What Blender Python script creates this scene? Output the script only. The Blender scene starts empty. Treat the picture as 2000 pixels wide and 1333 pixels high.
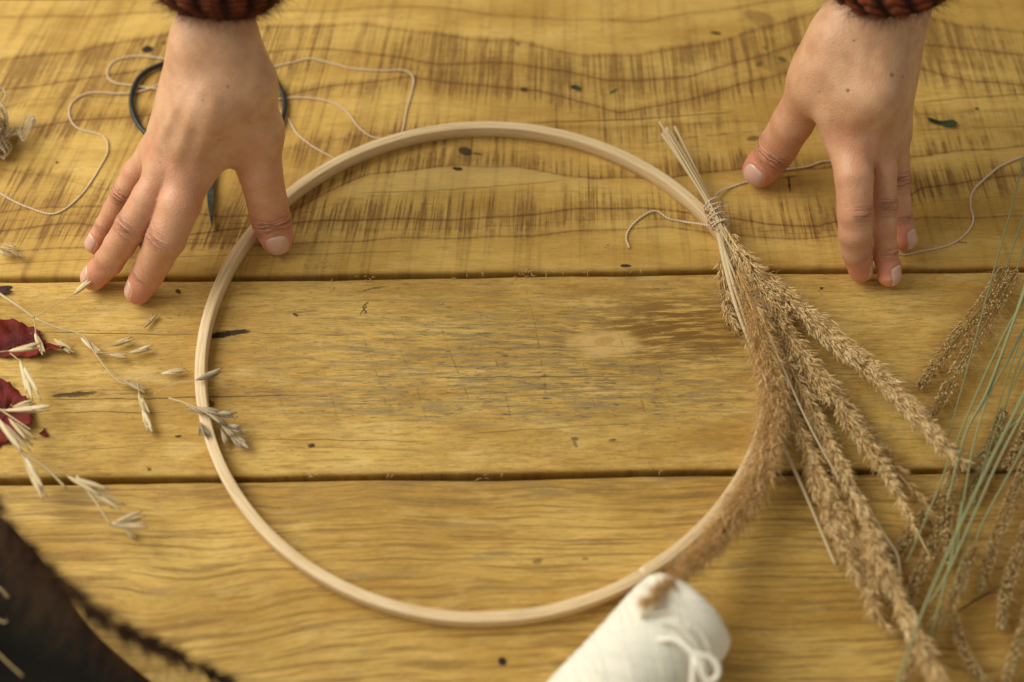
import bpy, math, random
import numpy as np
rng = np.random.default_rng(7); random.seed(7)
S = bpy.context.scene; COL = S.collection
MM = 0.001
# ------------------------------------------------------------------ camera, world, lamps, exposure
TAU = 0.5459; DIST = 750.0; LENS = 50.0; FPX = LENS / 36 * 2000
CPOS = np.array([0, -math.sin(TAU), math.cos(TAU)]) * DIST
UPV = np.array([0, math.cos(TAU), math.sin(TAU)]); BACK = CPOS / DIST
cam = bpy.data.cameras.new('camera'); cam.lens = LENS; cam.sensor_width = 36
cam.clip_start = 0.02; cam.clip_end = 50
camo = bpy.data.objects.new('camera', cam); COL.objects.link(camo)
camo.location = CPOS * MM; camo.rotation_euler = (TAU, 0, 0); S.camera = camo
cam.dof.use_dof = True; cam.dof.focus_distance = 0.755; cam.dof.aperture_fstop = 3.0; cam.dof.aperture_blades = 9
W = bpy.data.worlds.new('World'); S.world = W; W.use_nodes = True
bg = W.node_tree.nodes['Background']; bg.inputs[0].default_value = (1.0, 0.92, 0.77, 1); bg.inputs[1].default_value = 0.34
def area(name, loc, target, sx, sy, power, colr):
    l = bpy.data.lights.new(name, 'AREA'); l.shape = 'RECTANGLE'; l.size = sx; l.size_y = sy; l.energy = power; l.color = colr
    o = bpy.data.objects.new(name, l); COL.objects.link(o); o.location = loc
    from mathutils import Vector
    o.rotation_euler = (Vector(target) - Vector(loc)).to_track_quat('-Z', 'Y').to_euler(); return o
area('window_light', (-0.93, 0.26, 0.90), (0.0, -0.02, 0), 1.1, 0.95, 20.5, (1.0, 0.95, 0.86))
S.view_settings.view_transform = 'Standard'; S.view_settings.look = 'None'
S.view_settings.exposure = 0.0; S.view_settings.gamma = 1.0

# ------------------------------------------------------------------ helpers
def P(px, py, z=0.0):
    """photo pixel (2000x1333) at height z mm above the table -> world mm"""
    d = np.array([(px - 1000) / FPX, 0, 0]) + UPV * (-(py - 666.5) / FPX) - BACK
    t = (z - CPOS[2]) / d[2]
    return CPOS + d * t
def depth(p): return float((CPOS - np.asarray(p)) @ BACK)
def rmm(rpx, p): return rpx * depth(p) / FPX
def catmull(pts, n):
    p = np.array(pts, float)
    if len(p) == 2: return p[0] + (p[1] - p[0]) * np.linspace(0, 1, n)[:, None]
    q = np.vstack([2 * p[0] - p[1], p, 2 * p[-1] - p[-2]])
    t = np.linspace(0, len(p) - 1, n); i = np.minimum(t.astype(int), len(p) - 2); f = (t - i)[:, None]
    a, b, c, d = q[i], q[i + 1], q[i + 2], q[i + 3]
    return 0.5 * (2 * b + (c - a) * f + (2 * a - 5 * b + 4 * c - d) * f ** 2 + (3 * b - a - 3 * c + d) * f ** 3)
def pxpath(pts, n): return catmull([P(*a) for a in pts], n)
def tangents(c):
    t = np.gradient(c, axis=0); return t / np.linalg.norm(t, axis=1, keepdims=True)
def frames(c):
    t = tangents(c); s = np.cross(t, [0, 0, 1.0]); s /= np.linalg.norm(s, axis=1, keepdims=True) + 1e-9
    return t, s, np.cross(s, t)
def wloc(o):
    v = np.zeros(3)
    while o is not None: v += np.array(o.location); o = o.parent
    return v
def tag(o, label=None, cat=None, group=None, kind=None):
    for k, v in (('label', label), ('category', cat), ('group', group), ('kind', kind)):
        if v: o[k] = v
    return o
def thing(name, loc_mm, label, cat, group=None):
    o = bpy.data.objects.new(name, None); COL.objects.link(o); o.location = tuple(np.array(loc_mm) * MM)
    o.empty_display_size = 0.01
    return tag(o, label, cat, group)
def mk(name, V, F, m, parent=None, smooth=True, attrs=None, uv=None):
    V = np.asarray(V, float) * MM
    if parent is not None: base = wloc(parent)
    else: base = np.array([V[:, 0].mean(), V[:, 1].mean(), V[:, 2].min()])
    V = V - base
    me = bpy.data.meshes.new(name); me.from_pydata(V.tolist(), [], F if isinstance(F, list) else F.tolist())
    if smooth: me.polygons.foreach_set('use_smooth', [True] * len(me.polygons))
    if attrs:
        for k, a in attrs.items():
            a = np.asarray(a, np.float32)
            if a.ndim == 1:
                at = me.attributes.new(k, 'FLOAT', 'POINT'); at.data.foreach_set('value', a)
            else:
                at = me.attributes.new(k, 'FLOAT_VECTOR', 'POINT'); at.data.foreach_set('vector', a.ravel())
    me.materials.append(m); me.update()
    o = bpy.data.objects.new(name, me); COL.objects.link(o)
    if parent is not None: o.parent = parent
    else: o.location = tuple(base)
    return o
def merge(parts):
    """parts: list of (V, F, attrs) -> one"""
    Vs, Fs, A, n = [], [], {}, 0
    for V, F, a in parts:
        Vs.append(V); Fs += [tuple(int(i) + n for i in f) for f in F]; n += len(V)
        for k, v in a.items(): A.setdefault(k, []).append(np.asarray(v))
    return np.vstack(Vs), Fs, {k: np.concatenate(v) for k, v in A.items()}
def tube(c, r, sides=8, cap=True, tint=0.5, flat=1.0, frm=None):
    c = np.asarray(c, float); n = len(c); r = np.broadcast_to(np.asarray(r, float), (n,))
    t, s, u = frames(c) if frm is None else frm
    a = np.linspace(0, 2 * np.pi, sides, endpoint=False)
    V = c[:, None, :] + r[:, None, None] * (np.cos(a)[None, :, None] * s[:, None, :] + flat * np.sin(a)[None, :, None] * u[:, None, :])
    V = V.reshape(-1, 3); F = []
    for i in range(n - 1):
        for j in range(sides):
            k = (j + 1) % sides; F.append((i * sides + j, i * sides + k, (i + 1) * sides + k, (i + 1) * sides + j))
    if cap: F.append(tuple(range(sides))[::-1]); F.append(tuple((n - 1) * sides + j for j in range(sides)))
    L = np.concatenate([[0], np.cumsum(np.linalg.norm(np.diff(c, axis=0), axis=1))])
    return V, F, {'tint': np.full(len(V), tint), 'st': np.stack([np.repeat(L, sides), np.tile(a, n), np.zeros(len(V))], 1)}
# husk template along +x (unit length, unit half-width)
def husk_template():
    V = [(0, 0, 0)]
    for x, w in ((0.22, 0.85), (0.55, 1.0), (0.82, 0.5)):
        for a in range(4):
            V.append((x, w * math.cos(a * math.pi / 2 + .785), w * math.sin(a * math.pi / 2 + .785)))
    V.append((1, 0, 0)); F = []
    for j in range(4): F.append((0, 1 + (j + 1) % 4, 1 + j))
    for i in (0, 1):
        for j in range(4): F.append((1 + i * 4 + j, 1 + i * 4 + (j + 1) % 4, 5 + i * 4 + (j + 1) % 4, 5 + i * 4 + j))
    for j in range(4): F.append((9 + j, 9 + (j + 1) % 4, 13))
    return np.array(V, float), F
def hair_template():
    V = []
    for x, w in ((0, 1.0), (0.35, .9), (0.7, .6)):
        for a in range(3): V.append((x, w * math.cos(a * 2.094), w * math.sin(a * 2.094)))
    V.append((1, 0, 0)); F = []
    for i in (0, 1):
        for j in range(3): F.append((i * 3 + j, i * 3 + (j + 1) % 3, i * 3 + 3 + (j + 1) % 3, i * 3 + 3 + j))
    for j in range(3): F.append((6 + j, 6 + (j + 1) % 3, 9))
    return np.array(V, float), F
HUSK, HAIR = husk_template(), hair_template()
def scatter(T, org, dirs, length, width, tint, bend=None, flat=0.6, roll=None):
    TV, TF = T; m = len(org); dirs = dirs / (np.linalg.norm(dirs, axis=1, keepdims=True) + 1e-9)
    ref = rng.normal(size=(m, 3)) if roll is None else roll
    s = np.cross(dirs, ref); s /= np.linalg.norm(s, axis=1, keepdims=True) + 1e-9; u = np.cross(dirs, s)
    x, y, z = TV[:, 0], TV[:, 1], TV[:, 2]
    length = np.broadcast_to(length, (m,)); width = np.broadcast_to(width, (m,))
    V = org[:, None] + length[:, None, None] * x[None, :, None] * dirs[:, None] \
        + (width[:, None] * y)[:, :, None] * s[:, None] + (width[:, None] * z * flat)[:, :, None] * u[:, None]
    if bend is not None: V = V + (x ** 2)[None, :, None] * bend[:, None, :] * length[:, None, None]
    nV = len(TV); F = []
    off = (np.arange(m) * nV)
    for f in TF: F += (off[:, None] + np.array(f)[None]).tolist()
    tt = np.repeat(np.broadcast_to(tint, (m,)), nV); al = np.tile(x, m)
    return V.reshape(-1, 3), F, {'tint': tt, 'st': np.stack([al, tt, al * 0], 1)}

# ------------------------------------------------------------------ node expression helper
class E:
    nt = None
    def __init__(s, sock): s.s = sock
    @staticmethod
    def m(op, *a, clamp=False):
        n = E.nt.nodes.new('ShaderNodeMath'); n.operation = op; n.use_clamp = clamp
        for i, v in enumerate(a):
            if isinstance(v, E): E.nt.links.new(v.s, n.inputs[i])
            else: n.inputs[i].default_value = float(v)
        return E(n.outputs[0])
    def __add__(s, o): return E.m('ADD', s, o)
    __radd__ = __add__
    def __sub__(s, o): return E.m('SUBTRACT', s, o)
    def __rsub__(s, o): return E.m('SUBTRACT', o, s)
    def __mul__(s, o): return E.m('MULTIPLY', s, o)
    __rmul__ = __mul__
    def __truediv__(s, o): return E.m('DIVIDE', s, o)
    def __pow__(s, o): return E.m('POWER', s, o)
def sat(a): return E.m('ADD', a, 0, clamp=True)
def smooth(a, lo, hi):
    n = E.nt.nodes.new('ShaderNodeMapRange'); n.interpolation_type = 'SMOOTHSTEP'
    E.nt.links.new(a.s, n.inputs[0]); n.inputs[1].default_value = lo; n.inputs[2].default_value = hi
    return E(n.outputs[0])
def vec(x, y, z=0.0):
    n = E.nt.nodes.new('ShaderNodeCombineXYZ')
    for i, v in enumerate((x, y, z)):
        if isinstance(v, E): E.nt.links.new(v.s, n.inputs[i])
        else: n.inputs[i].default_value = v
    return E(n.outputs[0])
def noise(v, scale=1.0, detail=3, rough=0.55, dist=0.0):
    n = E.nt.nodes.new('ShaderNodeTexNoise'); n.inputs['Scale'].default_value = scale; n.inputs['Detail'].default_value = detail
    n.inputs['Roughness'].default_value = rough; n.inputs['Distortion'].default_value = dist
    if v is not None: E.nt.links.new(v.s, n.inputs['Vector'])
    return E(n.outputs[0])
def mix(f, a, b):
    n = E.nt.nodes.new('ShaderNodeMix'); n.data_type = 'RGBA'
    if isinstance(f, E): E.nt.links.new(f.s, n.inputs[0])
    else: n.inputs[0].default_value = f
    for v, i in ((a, 6), (b, 7)):
        if isinstance(v, E): E.nt.links.new(v.s, n.inputs[i])
        else: n.inputs[i].default_value = (*v, 1)
    return E(n.outputs[2])
def attr(name, which='Fac'):
    n = E.nt.nodes.new('ShaderNodeAttribute'); n.attribute_name = name; return E(n.outputs[which])
def xyz(v):
    n = E.nt.nodes.new('ShaderNodeSeparateXYZ'); E.nt.links.new(v.s, n.inputs[0]); return [E(o) for o in n.outputs]
def objco():
    n = E.nt.nodes.new('ShaderNodeTexCoord'); return E(n.outputs['Object'])
def worldpos():
    n = E.nt.nodes.new('ShaderNodeNewGeometry'); return E(n.outputs['Position'])
def newmat(name, rough=0.6, spec=0.3):
    m = bpy.data.materials.new(name); m.use_nodes = True; E.nt = m.node_tree
    b = m.node_tree.nodes['Principled BSDF']; b.inputs['Roughness'].default_value = rough
    b.inputs['Specular IOR Level'].default_value = spec
    m['b'] = b.name; return m, b
def setin(b, name, e):
    if isinstance(e, E): E.nt.links.new(e.s, b.inputs[name])
    elif isinstance(e, tuple): b.inputs[name].default_value = (*e, 1)
    else: b.inputs[name].default_value = e
def bump(b, h, dist=0.001, strength=1.0):
    n = E.nt.nodes.new('ShaderNodeBump'); n.inputs['Strength'].default_value = strength; n.inputs['Distance'].default_value = dist
    E.nt.links.new(h.s, n.inputs['Height']); E.nt.links.new(n.outputs[0], b.inputs['Normal'])
def simple(name, c, rough=0.6, spec=0.3, var=0.25, sc=400):
    m, b = newmat(name, rough, spec); n = noise(objco(), sc, 3)
    setin(b, 'Base Color', mix(smooth(n, .3, .7), tuple(x * (1 - var) for x in c), tuple(min(1, x * (1 + var)) for x in c)))
    return m

# ------------------------------------------------------------------ the wooden table
ROT = math.radians(0.72); CR, SR = math.cos(ROT), math.sin(ROT)
def uv(p): p = np.asarray(p); return np.array([p[0] * CR + p[1] * SR, -p[0] * SR + p[1] * CR])
def uvpx(px, py): return uv(P(px, py, 0))
def from_uv(u, v, z): return np.stack([u * CR - v * SR, u * SR + v * CR, z], -1)

def wood_base(kind):
    m, b = newmat('rough_pine_' + kind, 0.68, 0.16)
    x, y, z = xyz(worldpos()); X, Y = x * 1000.0, y * 1000.0
    u = X * CR + Y * SR; v = Y * CR - X * SR
    return m, b, u, v
def strokes(u, v, lst, wob):
    """dark slits / knots given as (x0,y0,x1,y1 in photo px, halfwidth mm, strength)"""
    tot = None
    for (a, b_, c, d, w, st) in lst:
        p, q = uvpx(a, b_), uvpx(c, d); L = max(np.linalg.norm(q - p), 1e-3); t = (q - p) / L; mid = (p + q) / 2
        du = u - float(mid[0]); dv = v - float(mid[1])
        al = du * float(t[0]) + dv * float(t[1]); ac = dv * float(t[0]) - du * float(t[1])
        r = (al / (L / 2 + w)) ** 2 + ((ac + wob) / w) ** 2
        k = smooth(r, 1.25, 0.55) * st
        tot = k if tot is None else E.m('MAXIMUM', tot, k)
    return tot
def mottle(c, u, v, k=1.0):
    """golden, brown and fibre-scale variation of weathered softwood, sizes in mm"""
    a1 = noise(vec(u * .022, v * .075, 21), 1, 4, .62); a2 = noise(vec(u * .05, v * .34, 22), 1, 4, .66); a3 = noise(vec(u * .10, v * .85, 23), 1, 4, .7); a4 = noise(vec(u * .30, v * .75, 24), 1, 4, .75)
    c = mix(smooth(a1, .50, .66) * (.42 * k), c, (0.40, 0.215, 0.035)); c = mix(smooth(a1, .46, .34) * (.45 * k), c, (0.74, 0.53, 0.19))
    c = mix(smooth(a2, .50, .68) * (.50 * k), c, (0.31, 0.165, 0.034)); c = mix(smooth(a3, .52, .70) * (.50 * k), c, (0.24, 0.13, 0.035))
    c = mix(smooth(a3, .44, .30) * (.45 * k), c, (0.76, 0.56, 0.24)); c = mix(smooth(a4, .58, .72) * (.38 * k), c, (0.20, 0.11, 0.035))
    return c, a2 * .5 + a3 * .6 + a4 * .3
LIGHT = (0.69, 0.458, 0.122); MID = (0.485, 0.288, 0.058); DARK = (0.155, 0.070, 0.018); BLACK = (0.028, 0.019, 0.013); GREY = (0.29, 0.215, 0.095)

# --- plank with cathedral figure and saw marks
def matA():
    m, b, u, v = wood_base('saw_marked')
    saw = attr('saw'); ln = attr('line'); pale = attr('pale')
    big = noise(vec(u * 0.008, v * 0.02), 1, 3)
    fine = noise(vec(u * 0.06, v * 1.1), 1, 4, .6); xf = noise(vec(u * 0.22, v * 3.6, 3), 1, 3, .7); xg = noise(vec(u * 2.4, v * .35, 6), 1, 3, .7)
    c = mix(smooth(big, .35, .65), LIGHT, MID)
    c, mh = mottle(c, u, v, .62)
    c = mix(smooth(fine, .45, .75) * 0.35, c, (0.37, 0.22, 0.060)); c = mix(smooth(xf, .45, .78) * .30, c, (0.26, 0.15, 0.045)); c = mix(smooth(xf, .5, .25) * .25, c, (0.68, 0.50, 0.22)); c = mix(smooth(xg, .55, .8) * .22, c, (0.28, 0.16, 0.05))
    w = u - v * smooth(u, 180, -240) * 0.30 + v * 0.05
    s1 = noise(vec(w * 0.50, v * 0.012, 3.1), 1, 2, .6)
    s2 = noise(vec(w * 0.16, v * 0.012, 7.7), 1, 2, .5)
    s3 = noise(vec(w * 1.7, v * 0.05, 1.7), 1, 2, .5)
    st = smooth(s1, .43, .66) * 0.75 + smooth(s2, .45, .62) * 0.35 + smooth(s3, .5, .75) * 0.3
    brk = smooth(noise(vec(u * .25, v * 0.35), 1, 3), .33, .58) * 0.35 + 0.65
    patch = smooth(noise(vec(u * .016, v * .03, 31), 1, 3, .6), .34, .60)
    jag = noise(vec(w * .42, v * .035, 41), 1, 3, .6); sw = smooth(saw + (jag - .5) * 1.1, .16, .80)
    dk = sat(sw * (st * 1.25 + s3 * .2) * brk * (patch * .9 + .35) + sw * .06 + st * brk * smooth(s2, .44, .60) * (.26 + smooth(u, 60, -160) * .22)) * .86
    c = mix(dk, c, DARK)
    c = mix(sat(saw * smooth(s3, .62, .5) * 0.22), c, LIGHT)
    wob = (noise(vec(u * 0.25, v * 0.3), 1, 3) - 0.5) * 2.4
    l = smooth(E.m('ABSOLUTE', ln + wob * 0.4), 1.0, 0.1) * attr('lw')
    soft = E.m('EXPONENT', E.m('ABSOLUTE', ln + wob * .6) * -.55) * attr('lw') * (patch * .5 + .25)
    c = mix(sat(soft), c, (0.25, 0.12, 0.03))
    c = mix(sat(l * (0.45 + st * .7)), c, (0.13, 0.06, 0.018))
    c = mix(pale * 0.30, c, (0.60, 0.43, 0.17))
    cr = smooth(E.m('ABSOLUTE', attr('crack') + (noise(vec(u * .12, v * .1), 1, 2) - .5) * 1.2), 0.42, 0.08) * attr('cw')
    wobk = (noise(vec(u * .6, v * .9), 1, 4, .7) - .5) * 5.0
    k = strokes(u, v, [(286, 97, 291, 97, 2.9, 1.), (1022, 175, 1026, 176, 1.9, .8), (905, 294, 914, 298, 3.0, .85),
                       (925, 300, 940, 302, 1.0, .7), (888, 329, 900, 331, 1.3, .95), (1405, 66, 1392, 64, 1.4, .9), (1465, 272, 1478, 270, 1.9, .6),
                       (1540, 345, 1543, 375, .7, .9), (1530, 348, 1556, 344, .6, .7), (1215, 519, 1230, 519, 1.0, .95), (320, 84, 322, 85, 1.3, .6),
                       (1526, 115, 1532, 118, 1.8, .6), (1487, 124, 1480, 128, 1.6, .5), (1495, 93, 1497, 96, 1.4, .5), (1906, 212, 1909, 213, .9, .9),
                       (111, 317, 112, 318, .8, .9), (1870, 473, 1888, 474, .5, .6), (1010, 85, 1013, 87, 1.2, .6)], wobk * 0.6)
    blot = strokes(u, v, [(1465, 28, 1500, 38, 5, .45), (1480, 40, 1500, 50, 5, .35), (1490, 118, 1530, 130, 7, .35), (905, 296, 925, 300, 7, .28)], wobk * 1.2)
    c = mix(blot, c, DARK)
    c = mix(sat(E.m('MAXIMUM', k, cr)), c, BLACK)
    ring = strokes(u, v, [(1023, 175, 1025, 176, 3.2, .7)], wobk * .2)
    setin(b, 'Base Color', c)
    setin(b, 'Roughness', 0.56 + fine * 0.2)
    bump(b, mh * .5 + fine * 0.15 + s1 * saw * 0.4 + s3 * saw * 0.4 - k * 2.0 - cr * 2.0 - l * .3, 0.0007, 0.5)
    return m
# --- planks with mottled grey patches (kind B) or close straight grain (kind C)
def matB():
    m, b, u, v = wood_base('mottled')
    warp = noise(vec(u * 0.012, v * 0.03), 1, 2) * 14
    kx, ky = map(float, uvpx(1180, 672)); lx, ly = map(float, uvpx(640, 655))
    dk_ = ((u - kx) / 30) ** 2 + ((v - ky) / 13) ** 2
    dl_ = ((u - lx) / 45) ** 2 + ((v - ly) / 18) ** 2
    bowl = E.m('EXPONENT', dk_ * -1.0) * 9 - E.m('EXPONENT', dl_ * -1.0) * 8
    vv = v + bowl * smooth(v, ky - 40, ky + 40)
    fib = noise(vec(u * 0.06, vv * .8, 2), 1, 4, .7)
    fib2 = noise(vec(u * 0.035, vv * 0.42, 5), 1, 5, .72)
    big = noise(vec(u * 0.009, v * 0.022, 4), 1, 3, .6)
    c = mix(smooth(big, .35, .65), LIGHT, MID)
    xf = noise(vec(u * 0.25, vv * 3.8, 3), 1, 3, .7)
    c = mix(smooth(fib, .48, .75) * 0.6, c, (0.34, 0.19, 0.048)); c = mix(smooth(xf, .48, .78) * .38, c, (0.24, 0.14, 0.045)); c = mix(smooth(xf, .5, .25) * .3, c, (0.68, 0.50, 0.22))
    c, mh = mottle(c, u, vv, 1.15)
    # grey-brown stain fields with a fixed place on this board
    gx, gy = map(float, uvpx(1010, 700))
    g1 = E.m('EXPONENT', (((u - gx) / 125) ** 2 + ((v - gy) / 30) ** 2) * -1.0)
    hx, hy = map(float, uvpx(1330, 640))
    g2 = E.m('EXPONENT', (((u - hx) / 52) ** 2 + ((v - hy) / 24) ** 2) * -1.0)
    jx, jy = map(float, uvpx(760, 790))
    g3 = E.m('EXPONENT', (((u - jx - 60) / 120) ** 2 + ((v - jy) / 9) ** 2) * -1.0)
    gm = sat(g1 * 0.95 + g3 * 0.9 + 0.22)
    c = mix(sat(gm * smooth(fib2, .42, .62) * 0.95), c, GREY)
    c = mix(sat(gm * smooth(noise(vec(u * .10, v * .7, 8), 1, 5, .75), .53, .66) * 1.0), c, (0.115, 0.088, 0.055))
    c = mix(sat(g2 * smooth(fib2, .36, .56) * 1.2), c, (0.22, 0.115, 0.026))
    knot = smooth(dk_ * 2.6 + (noise(vec(u * .08, v * .1), 1, 3) - .5) * 1.6, 1.6, 0.2)
    c = mix(knot * 0.8, c, (0.68, 0.46, 0.17))
    c = mix(strokes(u, v, [(1168, 668, 1192, 664, 2.6, .5)], 0.0 * u), c, (0.42, 0.22, 0.06))
    # faint blade marks across the board
    w = u + v * 0.27
    q = E.m('ABSOLUTE', E.m('FRACT', w / 23.0 + (noise(vec(w * .02, v * .004), 1, 2) - .5) * 2.0) - 0.5)
    zone = sat(g1 * 0.9 + g3 * .7) * smooth(noise(vec(u * 0.05, v * .09, 9), 1, 2), .42, .60)
    sm = smooth(q, 0.034, 0.004) * zone * smooth(noise(vec(u * .3, v * .5, 14), 1, 3), .35, .6)
    c = mix(sm * 0.8, c, (0.22, 0.125, 0.04))
    # speckle of short dark fibres
    sp = smooth(noise(vec(u * .28, v * .95, 6), 1, 4, .75), .61, .70)
    c = mix(sp * 0.75, c, (0.15, 0.09, 0.035))
    wob = (noise(vec(u * .05, v * .05), 1, 3) - .5) * 3
    wob2 = (noise(vec(u * .22, v * 1.3), 1, 4, .7) - .5) * 4
    cr = strokes(u, v, [(-40, 648, 400, 655, .28, .8), (90, 782, 620, 772, .30, .85), 
                        (480, 650, 700, 655, .25, .5), (860, 738, 1230, 735, .25, .7), (900, 850, 1130, 832, .25, .6), (470, 858, 830, 862, .25, .7),
                        (120, 805, 330, 806, .28, .8), (1400, 628, 1560, 640, .22, .5), (1600, 728, 1780, 735, .25, .6), (1120, 832, 1300, 826, .2, .6),
                        (540, 872, 760, 878, .2, .5), (100, 890, 330, 862, .2, .5), (930, 680, 1260, 676, .2, .4)], wob)
    k = strokes(u, v, [(105, 774, 185, 768, 1.3, .8), (412, 657, 450, 652, 2.0, 1.), (430, 652, 484, 648, 1.6, .95), (346, 568, 350, 572, 1.2, .9), (605, 872, 612, 871, 1.0, .9), (345, 852, 352, 852, .8, .9), (1120, 857, 1126, 858, 1.1, .6),
                       (1122, 864, 1126, 872, .9, .5), (1190, 862, 1202, 859, .8, .6), (575, 614, 580, 617, .9, .8), (402, 786, 412, 790, 2., .7),
                       (1604, 563, 1606, 564, .7, .9), (290, 915, 293, 917, .8, .8), (720, 590, 708, 600, .4, .8), (708, 600, 716, 612, .4, .8), (716, 598, 704, 614, .4, .7), (700, 570, 760, 558, .5, .5)], wob2 * 1.0)
    smudge = strokes(u, v, [(475, 762, 550, 768, 2.6, .6), (1080, 768, 1200, 745, 3.0, .45), (720, 800, 840, 770, 2.6, .3), (110, 772, 290, 762, 2.2, .45), (560, 612, 620, 606, 1.5, .5)], wob2 * 3)
    c = mix(smudge * smooth(fib, .38, .6), c, (0.10, 0.07, 0.04))
    c = mix(sat(E.m('MAXIMUM', cr * 0.85, k)), c, BLACK)
    setin(b, 'Base Color', c); setin(b, 'Roughness', 0.58 + fib * 0.15)
    bump(b, mh * .6 + fib * .2 - cr * 1.5 - k * 2 - sm * .6 + sp * -.4, 0.0009, 0.5)
    return m
def matC():
    m, b, u, v = wood_base('ribbed')
    sx, sy = map(float, uvpx(250, 1290))
    sw = E.m('EXPONENT', (((u - sx) / 110) ** 2 + ((v - sy) / 40) ** 2) * -1.0) * 15
    wv = (noise(vec(u * 0.009, v * 0.012, 3), 1, 2) - .5) * 16
    vv = v + sw + wv
    rib = noise(vec(u * 0.016, vv * 0.46, 5), 1, 4, .62)
    fib = noise(vec(u * 0.07, vv * 1.3, 2), 1, 4, .65)
    tick = noise(vec(u * 0.6, vv * 0.25, 2), 1, 2, .6)
    big = noise(vec(u * 0.008, v * 0.03, 4), 1, 3)
    c = mix(smooth(big, .35, .65), LIGHT, MID)
    c = mix(smooth(rib, .47, .62) * 0.80, c, (0.27, 0.155, 0.04))
    xf = noise(vec(u * 0.2, vv * 3.2, 3), 1, 3, .7); c = mix(smooth(fib, .45, .75) * 0.6, c, (0.29, 0.165, 0.045)); c = mix(smooth(xf, .45, .75) * .35, c, (0.22, 0.125, 0.04)); c = mix(smooth(xf, .5, .25) * .25, c, (0.66, 0.48, 0.20))
    c = mix(smooth(rib, .52, .62) * smooth(tick, .5, .7) * 0.35, c, (0.17, 0.09, 0.03))
    c, mh = mottle(c, u, vv, .7)
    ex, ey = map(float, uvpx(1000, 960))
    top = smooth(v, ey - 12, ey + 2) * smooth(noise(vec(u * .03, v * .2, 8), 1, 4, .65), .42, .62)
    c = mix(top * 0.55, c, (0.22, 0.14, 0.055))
    gs = smooth(noise(vec(u * .022, v * .12, 12), 1, 4, .65), .58, .7)
    c = mix(gs * 0.6, c, GREY)
    wob = (noise(vec(u * .3, v * .9), 1, 3) - .5) * 2
    k = strokes(u, v, [(981, 1292, 983, 1293, 1.9, 1.), (586, 1100, 594, 1098, 1.2, .7), (1046, 1098, 1056, 1096, 1.2, .5), (1140, 1092, 1148, 1092, .8, .5)], wob * .35)
    c = mix(k, c, BLACK)
    setin(b, 'Base Color', c); setin(b, 'Roughness', 0.6)
    bump(b, mh * .5 + rib * 0.5 + fib * 0.2 - k * 3, 0.0010, 0.5)
    return m
M_A, M_B, M_C = matA(), matB(), matC()
CURVES = [  # px polyline, line weight, saw depth below the line (mm), saw depth above (mm), saw weight
 ([(-60, 36), (300, 25), (560, 20), (800, 15), (1000, 30), (1250, 45), (1400, 20), (1500, 2), (1700, -30), (2080, -30)], .55, 0, 0, 0),
 ([(-60, 125), (150, 98), (330, 70), (560, 50), (700, 48), (830, 68), (920, 77), (1000, 78), (1060, 90), (1150, 112), (1250, 110), (1340, 95), (1400, 82), (1500, 50), (1600, 22), (1750, 20), (1880, 50), (2080, 70)], .6, 26, 3, 1.0),
 ([(-60, 180), (150, 160), (330, 130), (560, 97), (700, 103), (850, 122), (1000, 123), (1080, 140), (1180, 157), (1250, 158), (1350, 145), (1450, 120), (1560, 90), (1750, 75), (1880, 95), (2080, 120)], .9, 16, 5, .95),
 ([(-60, 262), (150, 240), (330, 222), (600, 180), (800, 150), (900, 160), (980, 172), (1050, 178), (1120, 200), (1210, 220), (1290, 205), (1350, 190), (1450, 165), (1600, 130), (1750, 118), (1900, 160), (2080, 175)], .9, 9, 8, .85),
 ([(-60, 325), (100, 345), (240, 372), (420, 330), (560, 290), (700, 262), (850, 252), (1000, 250), (1250, 248), (1400, 243), (1600, 235), (1800, 225), (2080, 215)], .35, 16, 10, .55),
 ([(-60, 420), (100, 402), (260, 412), (430, 420), (560, 415), (640, 375), (720, 345), (800, 334), (900, 322), (1000, 322), (1090, 340), (1170, 352), (1300, 350), (1450, 325), (1600, 330), (1800, 305), (1900, 290), (2080, 280)], .7, 0, 14, 1.05),
 ([(-60, 455), (150, 440), (350, 455), (560, 440), (650, 435), (750, 428), (900, 425), (1000, 424), (1100, 415), (1250, 405), (1400, 418), (1500, 440), (1600, 445), (1720, 420), (1800, 366), (1900, 350), (2080, 340)], .9, 9, 17, .95),
 ([(-60, 490), (300, 478), (700, 472), (900, 466), (1100, 452), (1300, 448), (1480, 462), (1650, 462), (1800, 430), (2080, 415)], .6, 3, 5, .35)]
CRACKS = [([(1020, 241), (1250, 233), (1420, 220), (1445, 215)], .85), ([(1780, 202), (1880, 192), (2080, 180)], .8), ([(1240, 282), (1420, 262), (1500, 255)], .5),
          ([(1780, 256), (1900, 250), (2080, 246)], .5), ([(690, 378), (850, 373), (1000, 362), (1110, 353)], .45), ([(-60, 235), (60, 195), (160, 190), (300, 185)], .4),
          ([(-60, 520), (200, 505), (420, 500), (600, 497), (820, 490)], .35)]
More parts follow.
